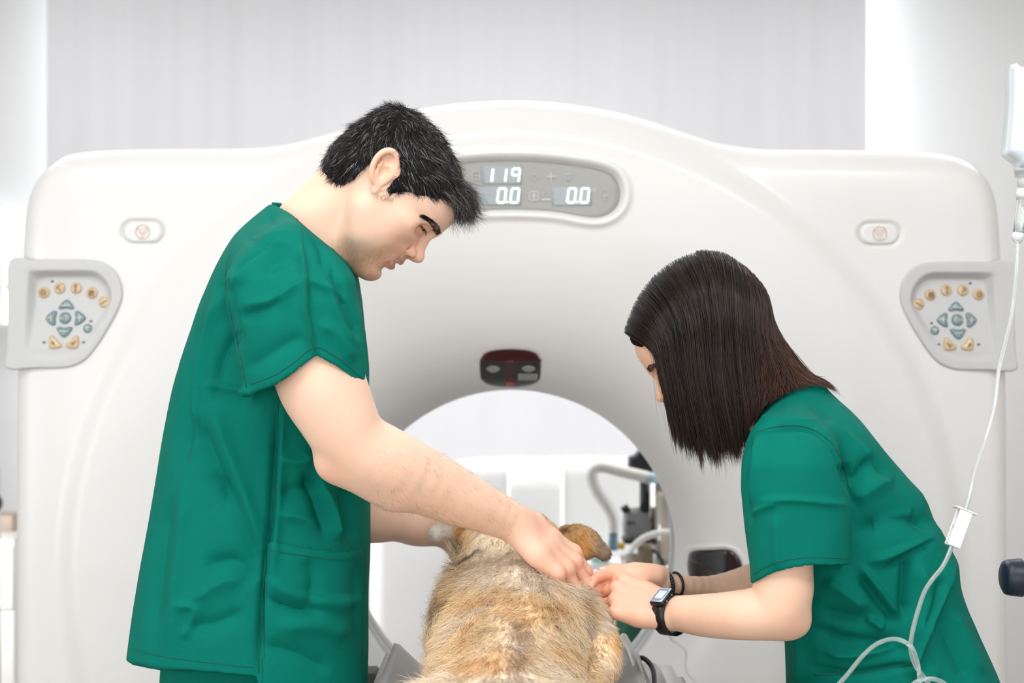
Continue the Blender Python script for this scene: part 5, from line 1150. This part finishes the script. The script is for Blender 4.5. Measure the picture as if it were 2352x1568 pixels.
Sd.ell(PD(1168, 1262, 2.32), (r_(98, 2.32), .085, r_(66, 2.32)), None, k=.03); Sd.ell(PD(1098, 1262, 2.28), (r_(50, 2.28), .05, r_(50, 2.28)), None, k=.03); Sd.ell(PD(1250, 1262, 2.28), (r_(55, 2.28), .05, r_(55, 2.28)), None, k=.03)
Sd.ell(PD(1195, 1212, 2.33), (r_(66, 2.33), .05, r_(34, 2.33)), None, k=.03)
Sd.limb([PD(1165, 1280, 2.36), PD(1163, 1300, 2.43), PD(1162, 1312, 2.50)], [.05, .033, .026], k=.03)
Sd.limb([PD(1335, 1430, 2.08), PD(1372, 1480, 2.03), PD(1388, 1520, 1.98), PD(1372, 1560, 1.95)], [r_(50, 2.08), r_(44, 2.03), r_(34, 1.98), r_(32, 1.95)], k=.03)
Sd.limb([PD(1060, 1450, 2.1), PD(1035, 1530, 2.02), PD(1040, 1610, 1.95)], [r_(44, 2.1), r_(40, 2.03), r_(34, 1.95)], k=.03)
for sg in (1, -1): Sd.limb([PD(1150 + 150 * sg, 1720, 1.72), PD(1150 + 215 * sg, 1800, 1.75), PD(1150 + 200 * sg, 1880, 1.9)], [.075, .055, .03], k=.03)
V, Q = Sd.mesh(.003); V = relax(V, Q, 3); N = vnormals(V, Q); print('dog', len(V))
def dogcol(V):
    x, y = PX(V); n = len(V); cream = np.array([1.0, .82, .58]); tan = np.array([.92, .60, .28]); dark = np.array([.24, .15, .09]); grey = np.array([.62, .50, .40]); white = np.array([1.02, .92, .79])
    c = np.tile(cream, (n, 1)); w1 = wn(V, 34, (1, 1, 1.4), 3, 1); w2 = wn(V, 70, (1.3, 1, .8), 2, 5)
    c = ink(c, tan, np.clip(.18 + .75 * w1, 0, .8)); c = ink(c, white, np.clip(.6 * (w2 - .15), 0, .7))
    g = lambda cx, cy, rx, ry, col, a, wob=1: ink(c, col, np.clip(a * np.exp(-(((x - cx + 14 * w2) / rx) ** 2 + ((y - cy + 12 * w1) / ry) ** 2)), 0, 1))
    c = g(1180, 1320, 95, 45, white, .55); c = g(1240, 1340, 60, 40, white, .35); c = g(1040, 1300, 45, 70, tan, .25); c = g(1120, 1385, 120, 18, tan, .7); c = g(1290, 1400, 70, 26, tan, .55); c = g(1060, 1480, 60, 90, tan, .45); c = g(1210, 1290, 80, 26, white, .4)
    def line(pts, wd, col, a):
        nonlocal c; d, t, s = polydist(x + 5 * w2, y + 5 * w1, crom(pts, 4)); c = ink(c, col, a * np.exp(-(d / wd) ** 2))
    line([(1035, 1305), (1065, 1285), (1100, 1262)], 6, dark * .5, .9); line([(1000, 1430), (1015, 1400), (1045, 1372)], 8, dark * .6, .9); line([(1045, 1372), (1110, 1362), (1180, 1360)], 10, tan, .6)  # the dark lines are crease shade painted into the coat
    line([(1190, 1460), (1180, 1500), (1185, 1568)], 22, dark * 1.4, .7); line([(1330, 1350), (1340, 1400), (1350, 1440)], 12, grey * .9, .65); line([(1030, 1480), (1060, 1430), (1130, 1388)], 6, white, .8)
    line([(1365, 1320), (1378, 1380), (1380, 1440)], 16, white, .8); line([(1255, 1290), (1280, 1320), (1290, 1340)], 7, grey, .5); line([(1180, 1480), (1210, 1510), (1300, 1568)], 16, white, .35)
    c = ink(c, tan * np.array([.9, .8, .6]), .6 * gl(np.hypot(x - 1060, y - 1225), 26)); c = ink(c, dark * .5, .85 * gl(np.hypot((x - 1052) / 1.0, (y - 1252) / 1.6), 13)); c = ink(c, white, .45 * gl(np.hypot(x - 1110, y - 1235), 30))
    c = ink(c, tan, .5 * sstep(1330, 1420, x) * sstep(1420, 1470, y)); c = ink(c, white, .6 * gl(np.hypot(x - 1395, y - 1530), 22)); c = ink(c, white, .7 * sstep(1530, 1568, y) * gl(x - 1130, 170))
    c = c * (1.06 + .1 * w2)[:, None]; return np.clip(c / np.maximum(1, c.max(1, keepdims=True)), 0, 1)
body = np_mesh('body', V, Q, mat('dog_skin', (.5, .3, .2), .8, attr=True, noise=.1), dog, col=dogcol(V))
x, y = PX(V); vis = (N[:, 1] < .45) & (y < 1640)
def flow_d(p, n):
    xx, yy = PX(p); d = np.tile(np.array([0, -.55, -.45]), (len(p), 1)); d[:, 0] += np.clip((xx - 1175) / 190, -1, 1) * .45; sw = wn(p, 22, seed=3); d += np.cross(n, d) * (.8 * sw)[:, None]
    return d
head = sstep(1330, 1270, y); Lf = .026 - .017 * head + .006 * sstep(1400, 1300, y) * (1 - head) ; Lf = Lf * np.where((x > 1340) & (y > 1450), .55, 1)
pts, idx = grow(V, N, vis, 80000, Lf, flow_d, lift=.34, segs=4, curl=.22, clump=.38, jitter=.13, seed=41)
# keep only what could be seen from in front
c0 = dogcol(pts[:, 0]); rng = np.random.default_rng(5); c0 = c0 * rng.uniform(.8, 1.0, (len(c0), 1)); ramp = np.array([.94, .97, 1.0, 1.0, 1.0])
cc = np.clip(c0[:, None] * ramp[None, :, None], 0, 1)
tag(strands('fur', pts, np.array([.00036, .00036, .0003, .0002, .00007]), cc, M['fur'], dog), kind='stuff')
# long loose hairs standing off the left flank and shoulders
edge = vis & (x < 1060) & (y > 1250)
pts, idx = grow(V, N, edge, 2600, .034, lambda p, n: np.tile(np.array([-.6, -.1, .25]), (len(p), 1)), lift=.8, segs=4, curl=.2, clump=.25, jitter=.18, seed=42)
tag(strands('guard_hair', pts, np.array([.0003, .0003, .00024, .00016, .00005]), np.clip(dogcol(pts[:, 0])[:, None] * ramp[None, :, None], 0, 1), M['fur'], dog), kind='stuff')
# ears
def dog_ear(name, pts, rs, colf, seed):
    Se = SDF(); 
    for (a, b, c_, r, fl) in pts: Se.ell(a, (r[0], r[1], r[2]), np.stack([unit(b), unit(c_), unit(np.cross(b, c_))]), k=.014)
    v, q = Se.mesh(.002); v = relax(v, q, 3); n_ = vnormals(v, q); e = np_mesh(name, v, q, bpy.data.materials['dog_skin'], dog, col=colf(v) * .85)
    ps, ix = grow(v, n_, n_[:, 1] < .6, 5200, .0065, lambda p, n: np.tile(rs, (len(p), 1)), lift=.2, segs=3, curl=.15, clump=.15, jitter=.16, seed=seed)
    tag(strands('ear_fur', ps, np.array([.00026, .00025, .0002, .00006]), np.clip(colf(ps[:, 0])[:, None] * np.array([.85, .95, 1.05, 1.1])[None, :, None], 0, 1), M['fur'], e), kind='stuff')
def ecR(v):
    x, y = PX(v); c = np.tile([.62, .36, .15], (len(v), 1)); c = ink(c, [.70, .33, .08], gl(np.hypot(x - 1335, y - 1262), 26)); c = ink(c, [.46, .32, .21], sstep(1345, 1385, x)); c = ink(c, [.05, .03, .02], .9 * gl(np.hypot((x - 1297) / 1.6, y - 1217), 7)); c = ink(c, [.10, .06, .03], .6 * gl(np.hypot(x - 1338, y - 1290), 10)); return c * (1 + .12 * wn(v, 90, seed=2))[:, None]
def ecL(v):
    x, y = PX(v); c = np.tile([.74, .66, .56], (len(v), 1)); c = ink(c, [.60, .32, .11], sstep(1030, 1055, x)); c = ink(c, [.9, .84, .76], .6 * sstep(1025, 1000, x)); return c * (1 + .1 * wn(v, 90, seed=2))[:, None]
k2 = 2.26 / F; nE = np.array([0, -1, .1])
def flap(name, pl, D, colf, flowv, seed, thick=.0085, tw=.35):
    """a folded ear leaf: outline in picture px, laid on a slanted sheet"""
    Se = SDF()
    for i in range(len(pl) - 1):
        (x0, y0, r0, d0), (x1, y1, r1, d1) = pl[i], pl[i + 1]; a = P(x0, y0, D + d0); b = P(x1, y1, D + d1); m = 5
        for j in range(m + (i == len(pl) - 2)):
            t = j / m; c = a + (b - a) * t; r = (r0 + (r1 - r0) * t) * k2; ax = unit(b - a); nn = unit(np.array([.15, -1, .25])); nn = unit(nn - ax * (nn @ ax)); Se.ell(c, (r * .75, thick * .75, r), np.stack([ax, nn, np.cross(ax, nn)]), k=.006)
    v, q = Se.mesh(.0018); v = relax(v, q, 4); n_ = vnormals(v, q); e = np_mesh(name, v, q, bpy.data.materials['dog_skin'], dog, col=colf(v) * .85)
    ps, ix = grow(v, n_, n_[:, 1] < .6, 5600, .0065, lambda p, n: np.tile(flowv, (len(p), 1)), lift=.16, segs=3, curl=.15, clump=.15, jitter=.14, seed=seed)
    tag(strands('ear_fur', ps, np.array([.00026, .00025, .0002, .00006]), np.clip(colf(ps[:, 0])[:, None] * np.array([.85, .95, 1.05, 1.1])[None, :, None], 0, 1), M['fur'], e), kind='stuff')
flap('ear', [(1285, 1240, 34, .03), (1318, 1245, 38, .0), (1345, 1248, 34, -.01), (1368, 1255, 17, -.015), (1384, 1268, 13, -.015), (1392, 1275, 9, -.015)], 2.25, ecR, np.array([.7, 0, -.6]), 51)
flap('ear', [(1085, 1228, 30, .03), (1060, 1226, 24, .01), (1035, 1216, 15, 0), (1012, 1220, 14, 0), (1000, 1228, 11, 0)], 2.27, ecL, np.array([-.7, 0, -.35]), 52)
recenter(dog, (0, 2.0, .7))
# ================================================================ scanner table with its mat
M['cradle'] = mat('cradle_shell', s2l(186, 186, 184), .4, noise=.02); M['mat'] = mat('grey_vinyl_mat', s2l(160, 158, 155), .42, noise=.05, nscale=14, bump=.2, bscale=40)
M['tray'] = mat('clear_tray', s2l(205, 200, 196), .12, noise=.04, nscale=8, coat=.7); M['case'] = mat('table_casing', s2l(226, 226, 225), .35, noise=.015); M['inlay'] = mat('grey_inlay', s2l(168, 167, 165), .3, noise=.03, coat=.3); M['dkgrey'] = mat('dark_grey_block', s2l(98, 97, 93), .6, noise=.06, nscale=60)
tb = empty('scanner_table', (0, 1.9, 0)); tag(tb, 'long narrow scanner table with curved grey cradle running into the bore', 'patient table')
def cradle(name, hw, zt, sag, th, y0, y1, m, lift=0, ny=40, nx=40, tipdrop=0):
    V = []
    ys = np.linspace(y0, y1, ny)
    for side in (0, 1):
        for yy in ys:
            e = 1 - np.clip((y1 - yy) / .03, 0, 1)
            for u in np.linspace(-1, 1, nx):
                x = hw * u * (1 - .03 * e); z = zt - sag * (1 - abs(u) ** 2.2) + lift - side * th - .010 * e * e
                V.append((x, yy, z))
    V = np.array(V); n = ny * nx; i = np.arange(ny - 1)[:, None]; j = np.arange(nx - 1)[None]; q = np.stack([i * nx + j, i * nx + j + 1, (i + 1) * nx + j + 1, (i + 1) * nx + j], -1).reshape(-1, 4)
    f = np.concatenate([q, q[:, ::-1] + n]).tolist()
    f += [[k_, k_ + n, k_ + 1 + n, k_ + 1] for k_ in range(nx - 1)] + [[(ny - 1) * nx + k_ + 1, (ny - 1) * nx + k_ + 1 + n, (ny - 1) * nx + k_ + n, (ny - 1) * nx + k_] for k_ in range(nx - 1)]
    f += [[(k_ + 1) * nx, (k_ + 1) * nx + n, k_ * nx + n, k_ * nx] for k_ in range(ny - 1)] + [[k_ * nx + nx - 1, k_ * nx + nx - 1 + n, (k_ + 1) * nx + nx - 1 + n, (k_ + 1) * nx + nx - 1] for k_ in range(ny - 1)]
    return np_mesh(name, V, f, m, parent=tb)
zc = CZ - (1484 - CY) / F * 2.34
cradle('cradle', .2035, zc, .085, .012, .9, 2.34, M['cradle'])
# mat: lies in the cradle, its upturned edges stand a little higher
cradle('mat', .190, zc + .016, .088, .020, .9, 2.33, M['mat'])
Stb = SDF()
box('casing', (-.215, .9, .42), (.215, 2.50, CZ - (1545 - CY) / F * 2.2 - .06), M['case'], tb, .03, 4)
box('pedestal', (-.19, 1.0, .0), (.19, 2.35, .43), M['case'], tb, .02, 3)
zs_ = CZ - (1521 - CY) / F * 2.46
box('side_casing', (P(1485, 0, 2.46)[0], 1.4, .5), (P(1566, 0, 2.46)[0], 2.46, zs_), M['case'], tb, .02, 4)
box('side_casing', (P(842, 0, 2.46)[0] - .02, 2.34, .5), (P(880, 0, 2.46)[0], 2.46, zs_), M['case'], tb, .02, 4)
box('grey_inlay', (P(1466, 0, 2.44)[0], 2.30, zs_ - .002), (P(1508, 0, 2.44)[0], 2.447, zs_ + .0025), M['inlay'], tb, .002)
box('dark_block', (P(838, 0, 2.42)[0] - .02, 2.36, zs_ - .03), (P(872, 0, 2.42)[0], 2.42, zs_ + .004), M['dkgrey'], tb, .003)
recenter(tb, (0, 1.9, 0))
tray = tube('edge_rail', [P(1432, 1462, 2.30), P(1447, 1490, 2.24), P(1462, 1530, 2.16), P(1478, 1575, 2.08), P(1500, 1640, 1.98)], .006, M['tray'], None, n=12); tray.parent = tb; tray.matrix_parent_inverse = Matrix.Translation(-Vector(tb.location))
tag(tube('black_cable', [P(1462, 1530, 2.30), P(1464, 1515, 2.32), P(1473, 1510, 2.33), P(1485, 1516, 2.32), P(1496, 1530, 2.31), P(1502, 1550, 2.28), P(1503, 1590, 2.22), P(1503, 1640, 2.1)], .0042, M['black'], None), 'short black cable looping over the side of the scanner table', 'cable')
M['clear'] = mat('clear_tube', (.93, .97, .96), .1, spec=.6, noise=.02, trans=.85, ior=1.18, coat=.4)
M['clearw'] = mat('milky_plastic', (.90, .92, .93), .2, noise=.02, trans=.35, ior=1.2, coat=.3)
tag(tube('clear_line', [P(1525, 1400, 2.50), P(1540, 1462, 2.52), P(1556, 1476, 2.52), P(1573, 1492, 2.5), P(1576, 1505, 2.5), P(1574, 1525, 2.48), P(1580, 1545, 2.47), P(1600, 1570, 2.45), P(1620, 1600, 2.4)], .0022, M['clearw'], None), 'thin clear line hanging behind the woman\'s watch down to the table', 'tube')
# ================================================================ things seen through the bore
def pbox(name, x0, y0, x1, y1, D, th, m, parent, bev=.004): return wbox(name, x0, y0, x1, y1, D, th, m, parent, bev)
cab = empty('rounded_cabinet', P(1180, 1400, 4.2)); tag(cab, 'low white rounded unit standing behind the scanner, seen through the bore', 'cabinet')
Sc = SDF(); a = P(905, 1080, 4.2); b = P(1640, 1062, 4.2)
pl_ = crom([(850, 1180), (905, 1120), (960, 1090), (1040, 1074), (1110, 1066), (1300, 1063), (1500, 1064), (1600, 1066), (1690, 1080), (1720, 1140)], 6)
M['unit'] = mat('white_unit', (.84, .84, .835), .35, noise=.01)
plo = list(map(tuple, pl_)) + [(1720, 1872), (1400, 1872), (1000, 1872), (850, 1872), (850, 1500)]
plate('body', plo, 4.1, M['unit'], cab, thick=.35, edge=14, nring=20, smooth_n=0, center=(1280, 1450))
plate('door_panel', [(1165, 1075), (1295, 1075), (1295, 1300), (1295, 1860), (1165, 1860), (1165, 1300)], 4.095, M['unit'], cab, thick=.006, edge=2, nring=6, smooth_n=0)
recenter(cab, (0, 4.2, 0))
DA = 3.75
an = empty('anaesthesia_machine', P(1500, 1400, DA)); tag(an, 'grey anaesthesia machine with black knobs and canisters behind the bore, right side', 'anaesthesia machine')
Mg = mat('machine_grey', s2l(140, 141, 143), .5, noise=.03, nscale=20); Mdk = mat('machine_black', (.012, .013, .016), .5, noise=.05); Mch = mat('machine_column', s2l(176, 170, 165), .3, metal=.3, noise=.05, nscale=9); Mcan = mat('smoky_canister', s2l(190, 182, 172), .15, noise=.08, nscale=10, trans=.35, coat=.6); Mbr = mat('brown_glass', s2l(128, 112, 92), .2, noise=.15, nscale=14, coat=.5); Mbl = mat('blue_connector', s2l(112, 142, 152), .5, noise=.03); Mlb = mat('pale_blue_connector', s2l(182, 206, 212), .4, noise=.03); My = mat('yellow_cap', s2l(232, 182, 48), .5, noise=.02); Mho = mat('hose_white', s2l(236, 234, 230), .4, noise=.02)
plate('adjuster', [(1448, 1052), (1460, 1048), (1472, 1036), (1485, 1034), (1530, 1040), (1540, 1084), (1490, 1086), (1450, 1079), (1446, 1065)], DA, Mdk, an, thick=.06, edge=4, smooth_n=3, nring=6)
pbox('post', 1471, 1100, 1493, 1182, DA, .03, Mdk, an, .006); pbox('column', 1496, 1070, 1540, 1560, DA + .05, .06, Mch, an, .01)
plate('vaporizer', [(1436, 1183), (1452, 1173), (1492, 1176), (1493, 1237), (1462, 1240), (1436, 1240)], DA + .005, Mg, an, thick=.07, edge=3, smooth_n=2, nring=6)
plate('dial', [(1426, 1170), (1442, 1160), (1449, 1170), (1434, 1180)], DA - .005, Mdk, an, thick=.04, edge=2, smooth_n=0, nring=5)
pbox('label_strip', 1438, 1200, 1459, 1203, DA, .004, Mdk, an, .0005); pbox('shelf', 1433, 1238, 1516, 1250, DA - .01, .08, Mdk, an, .003)
cc_ = lambda x, y, D=DA: tuple(P(x, y, D))
lathe('canister', [(.004, -.13), (.030, -.125), (.034, -.11), (.034, .05), (.030, .055), (.030, .065)], Mcan, an, cc_(1535, 1185, DA + .0), n=28); lathe('canister_cap', [(.028, 0), (.028, .028), (.02, .03)], Mbr, an, cc_(1535, 1164, DA), n=24)
lathe('brown_bottle', [(.02, -.14), (.022, -.13), (.022, .0), (.027, .005), (.027, .012), (.018, .018)], Mbr, an, cc_(1483, 1262, DA - .03), n=24)
lathe('connector', [(.012, -.028), (.0135, -.02), (.0135, -.005), (.0115, .0), (.0115, .03)], Mbl, an, cc_(1409, 1238, DA - .05), n=20); lathe('yellow_cap', [(.009, -.008), (.010, 0), (.007, .009)], My, an, cc_(1427, 1253, DA - .03), (.4, 0, 1), n=16)
lathe('pale_connector', [(.014, -.02), (.015, 0), (.013, .03)], Mlb, an, cc_(1498, 1097, DA - .05), (1, .1, .05), n=20)
lathe('absorber', [(.03, -.2), (.03, -.02), (.032, 0), (.01, .006)], Mcan, an, cc_(1452, 1275, DA + .02), n=24); lathe('lower_block', [(.02, -.06), (.02, 0)], Mdk, an, cc_(1515, 1305, DA - .02), n=16); pbox('base_frame', 1440, 1500, 1640, 1560, DA + .12, .2, Mg, an, .02)
tube('arm_link', [P(1500, 1262, DA - .05), P(1523, 1290, DA - .05), P(1515, 1310, DA - .05)], .004, Mdk, an)
recenter(an, (.3, 3.8, 0))
def hose(name, pts, r, m, rings=90, par=None):
    p = crom(pts, 10); L = np.concatenate([[0], np.cumsum(np.linalg.norm(np.diff(p, axis=0), axis=1))]); t = np.linspace(0, L[-1], rings * 4); p = np.stack([np.interp(t, L, p[:, i]) for i in range(3)], 1); rad = r * (1 + .06 * np.sin(np.linspace(0, rings * 2 * np.pi, len(t))))
    V, f = tube_geo(p, rad, 14); o = np_mesh(name, V, f, m, par); o.matrix_parent_inverse = Matrix.Translation(-Vector(par.location)); return o
hose('breathing_hose', [P(1410, 1222, DA - .05), P(1408, 1190, DA - .05), P(1396, 1165, DA - .05), P(1372, 1130, DA - .05), P(1359, 1098, DA - .05), P(1363, 1078, DA - .05), P(1385, 1072, DA - .05), P(1430, 1083, DA - .05), P(1488, 1096, DA - .05)], .0155, Mho, 60, an)
hose('drain_hose', [P(1448, 1268, DA - .09), P(1460, 1250, DA - .09), P(1485, 1232, DA - .09), P(1520, 1223, DA - .09), P(1560, 1220, DA - .08)], .0085, Mho, 10, an)
wb = pbox('white_box', 1350, 1290, 1432, 1880, 3.98, .08, M['unit'], None, .006); tag(wb, 'plain white box standing beside the anaesthesia machine behind the dog', 'box')
bc2 = pbox('box_lid', 1358, 1272, 1400, 1291, 3.97, .06, mat('aqua_plastic', s2l(168, 208, 212), .4, noise=.02), wb, .004)
Sg = SDF(); Mgr = mat('green_drape_cloth', s2l(36, 92, 72), .8, noise=.08, nscale=20)
Sg.limb([P(1462, 1415, 3.69), P(1462, 1470, 3.69), P(1468, 1540, 3.69)], [.045, .05, .052], k=.02); Sg.ell(P(1480, 1435, 3.69), (.06, .04, .04), None, k=.03); Sg.limb([P(1470, 1560, 3.69), P(1470, 1900, 3.69), P(1470, 1975, 3.69)], [.06, .04, .04], k=.03)
v, q = Sg.mesh(.004); v = relax(v, q, 3); n_ = vnormals(v, q); v = crumple(v, n_, .014, 30, (1, 1, .3), seed=6); tag(np_mesh('green_drape', v, q, Mgr), 'dark green cloth bundle hanging behind the bore under the woman\'s hand', 'cloth')
# ================================================================ drip: pole, bag, chamber, line
iv = empty('iv_pole', (.72, 1.98, 0)); DI = 2.0
xp = .79; yp = 1.93; tag(iv, 'steel drip stand at the right edge with round navy clamp knob', 'IV pole')
lathe('pole', [(.010, .03), (.010, 2.15), (.004, 2.16)], M['steel'], iv, (xp, yp, 0), n=20)
for a in range(5):
    t = (a + .5) * 2 * math.pi / 5; tube('foot', [(xp, yp, .06), (xp + .13 * math.cos(t), yp + .13 * math.sin(t), .05), (xp + .20 * math.cos(t), yp + .20 * math.sin(t), .03)], .012, M['steel'], iv); lathe('caster', [(.02, -.008), (.022, 0), (.02, .008)], M['black'], iv, (xp + .20 * math.cos(t), yp + .20 * math.sin(t), .0225), (math.sin(t), -math.cos(t), 0), 16)
ck = P(2318, 1326, DI); kp = [(.001, 0), (.018, .0), (.0235, .003), (.0255, .010), (.0268, .024), (.0268, .026), (.006, .0262)]
lathe('clamp_knob', kp, M['navy'], iv, (P(2303, 0, DI)[0], DI, ck[2]), (1, 0, 0), 32); lathe('knob_shaft', [(.0035, 0), (.0035, .012), (.011, .013), (.011, .06)], M['steel'], iv, (P(2343, 0, DI)[0], DI, ck[2]), (1, 0, 0), 16); lathe('clamp', [(.02, -.03), (.02, .03)], M['navy'], iv, (xp, yp, ck[2]), n=20); tube('clamp_arm', [(xp - .01, yp, ck[2]), (P(2343, 0, DI)[0] + .05, DI, ck[2])], .010, M['navy'], iv)
tube('hook', [(xp, yp, 2.12), (xp - .03, yp + .03, 2.16), (P(2360, 0, DI)[0], DI - .01, 2.10), (P(2358, 0, DI)[0], DI, CZ - (146 - CY) / F * DI + .004)], .003, M['steel'], iv)
recenter(iv, (xp, yp, 0))
M['bag'] = mat('saline_bag', s2l(226, 233, 238), .12, noise=.02, trans=.25, ior=1.15, coat=.5, alpha=1); M['fluid'] = mat('saline_fluid', s2l(214, 225, 232), .1, noise=.01, trans=.3, ior=1.1)
bag = empty('saline_bag', tuple(P(2356, 250, DI))); tag(bag, 'clear soft saline bag hanging at the upper right edge of the photo', 'saline bag')
bo = [(2324, 155), (2330, 147), (2338, 145), (2344, 150), (2356, 152), (2368, 150), (2376, 146), (2384, 149), (2390, 158), (2389, 220), (2392, 290), (2398, 345), (2390, 358), (2374, 372), (2368, 384), (2346, 384), (2340, 372), (2322, 358), (2315, 345), (2320, 290), (2324, 220)]
plate('bag_body', bo, DI - .015, M['bag'], bag, thick=.028, edge=6, dome=.012, nring=12, smooth_n=4, center=(2356, 260))
lathe('port_cap', [(.0125, -.004), (.0125, .003), (.0115, .004), (.0115, -.012)], M['clearw'], bag, tuple(P(2350, 388, DI)), n=24); lathe('port', [(.008, -.02), (.0085, 0)], M['clearw'], bag, tuple(P(2350, 395, DI)), n=20)
for c in bag.children: c.matrix_parent_inverse = Matrix.Translation(-Vector(bag.location))
dc = empty('drip_chamber', tuple(P(2340, 480, DI))); tag(dc, 'clear drip chamber hanging under the saline bag at the right edge', 'drip chamber')
lathe('spike', [(.003, 0), (.004, .012), (.004, .024)], M['clearw'], dc, tuple(P(2350, 440, DI)), n=16); lathe('top_cap', [(.008, -.006), (.009, 0), (.007, .008)], M['clearw'], dc, tuple(P(2348, 446, DI)), n=20)
lathe('chamber', [(.0075, 0), (.0068, .052)], M['clear'], dc, tuple(P(2339, 537, DI)), (.1, 0, 1), 20); lathe('bottom_cap', [(.003, -.012), (.0065, -.008), (.0085, -.004), (.0085, .002), (.006, .005)], M['clearw'], dc, tuple(P(2338, 540, DI)), n=20)
for c in dc.children: c.matrix_parent_inverse = Matrix.Translation(-Vector(dc.location))
D1 = 1.80
line = [P(2337, 552, 1.99), P(2334, 620, 1.98), P(2325, 710, 1.97), P(2308, 790, 1.96), P(2294, 850, 1.95), P(2284, 930, 1.93), P(2262, 1010, 1.91), P(2240, 1075, 1.88), P(2228, 1130, 1.86), P(2217, 1172, 1.85)]
iv1 = tube('infusion_line', line, 4.6 / F * 1.9, M['clear'], None, n=14); tag(iv1, 'clear infusion line running down beside the woman\'s back and looping at her waist', 'infusion tube')
lo_ = [P(2188, 1250, 1.84), P(2175, 1282, 1.82), P(2160, 1308, 1.81), P(2140, 1332, 1.8), P(2122, 1362, 1.8), P(2106, 1410, 1.8), P(2095, 1455, 1.8), P(2092, 1492, 1.8), P(2104, 1530, 1.8), P(2128, 1562, 1.8), P(2150, 1600, 1.8)]
tube('lower_line', lo_, 5.0 / F * 1.8, M['clear'], iv1, n=14)
tube('looped_line', [P(1918, 1580, 1.8), P(1945, 1550, 1.8), P(1985, 1502, 1.8), P(2020, 1475, 1.8), P(2058, 1467, 1.8), P(2090, 1482, 1.79), P(2104, 1510, 1.79), P(2111, 1545, 1.79), P(2114, 1600, 1.79)], 5.0 / F * 1.8, M['clear'], iv1, n=14)
tube('looped_line', [P(2114, 1600, 1.79), P(2105, 1640, 1.78), P(2080, 1640, 1.77), P(2080, 1600, 1.77), P(2096, 1572, 1.77), P(2120, 1560, 1.77), P(2150, 1560, 1.77), P(2176, 1575, 1.77), P(2190, 1600, 1.77)], 5.0 / F * 1.8, M['clear'], iv1, n=14)
# roller clamp
rc = empty('roller_clamp', tuple(P(2202, 1212, 1.84))); tag(rc, 'white plastic roller clamp on the infusion line beside the woman\'s back', 'roller clamp')
a_ = P(2217, 1172, 1.845); b_ = P(2187, 1254, 1.84); dz = unit(b_ - a_); dxx = unit(np.cross(dz, (0, 1, 0))); dyy = np.cross(dz, dxx); Mw = mat('clamp_white', (.86, .86, .85), .3, noise=.01, coat=.3); L = np.linalg.norm(b_ - a_)
cm = (a_ + b_) / 2
for nm, c, hx, hy, hz in (('side_wall', cm + dyy * .0062 * 1, .0085, .0012, L / 2), ('side_wall', cm - dyy * .0062, .0085, .0012, L / 2), ('back_wall', cm + dxx * .0075, .0012, .0065, L / 2), ('flange', a_ - dz * .0, .0145, .0085, .0012), ('lower_block', b_ - dz * .012, .0082, .0066, .010)): wbx(nm, c, dxx, dyy, dz, hx, hy, hz, Mw, rc, .0008)
lathe('roller', [(.0055, -.0055), (.006, -.004), (.006, .004), (.0055, .0055)], M['clearw'], rc, tuple(cm - dz * .002 - dxx * .002), tuple(dyy), 20)
for c in rc.children: c.matrix_parent_inverse = Matrix.Translation(-Vector(rc.location))
# catheter hub held in her fingers
ch = empty('catheter', tuple(P(1362, 1318, 2.13))); tag(ch, 'small clear plastic catheter cap held in the woman\'s fingertips by the dog', 'catheter')
p0 = P(1350, 1300, 2.12); p1 = P(1375, 1328, 2.12); axc = tuple(p1 - p0); l_ = np.linalg.norm(p1 - p0)
lathe('tip', [(.0022, 0), (.0032, l_ * .35), (.0034, l_ * .4)], M['clearw'], ch, tuple(p0), axc, 14); lathe('hub', [(.0036, l_ * .35), (.0075, l_ * .5), (.0085, l_ * .9), (.006, l_ * 1.05)], M['clearw'], ch, tuple(p0), axc, 18)
for c in ch.children: c.matrix_parent_inverse = Matrix.Translation(-Vector(ch.location))
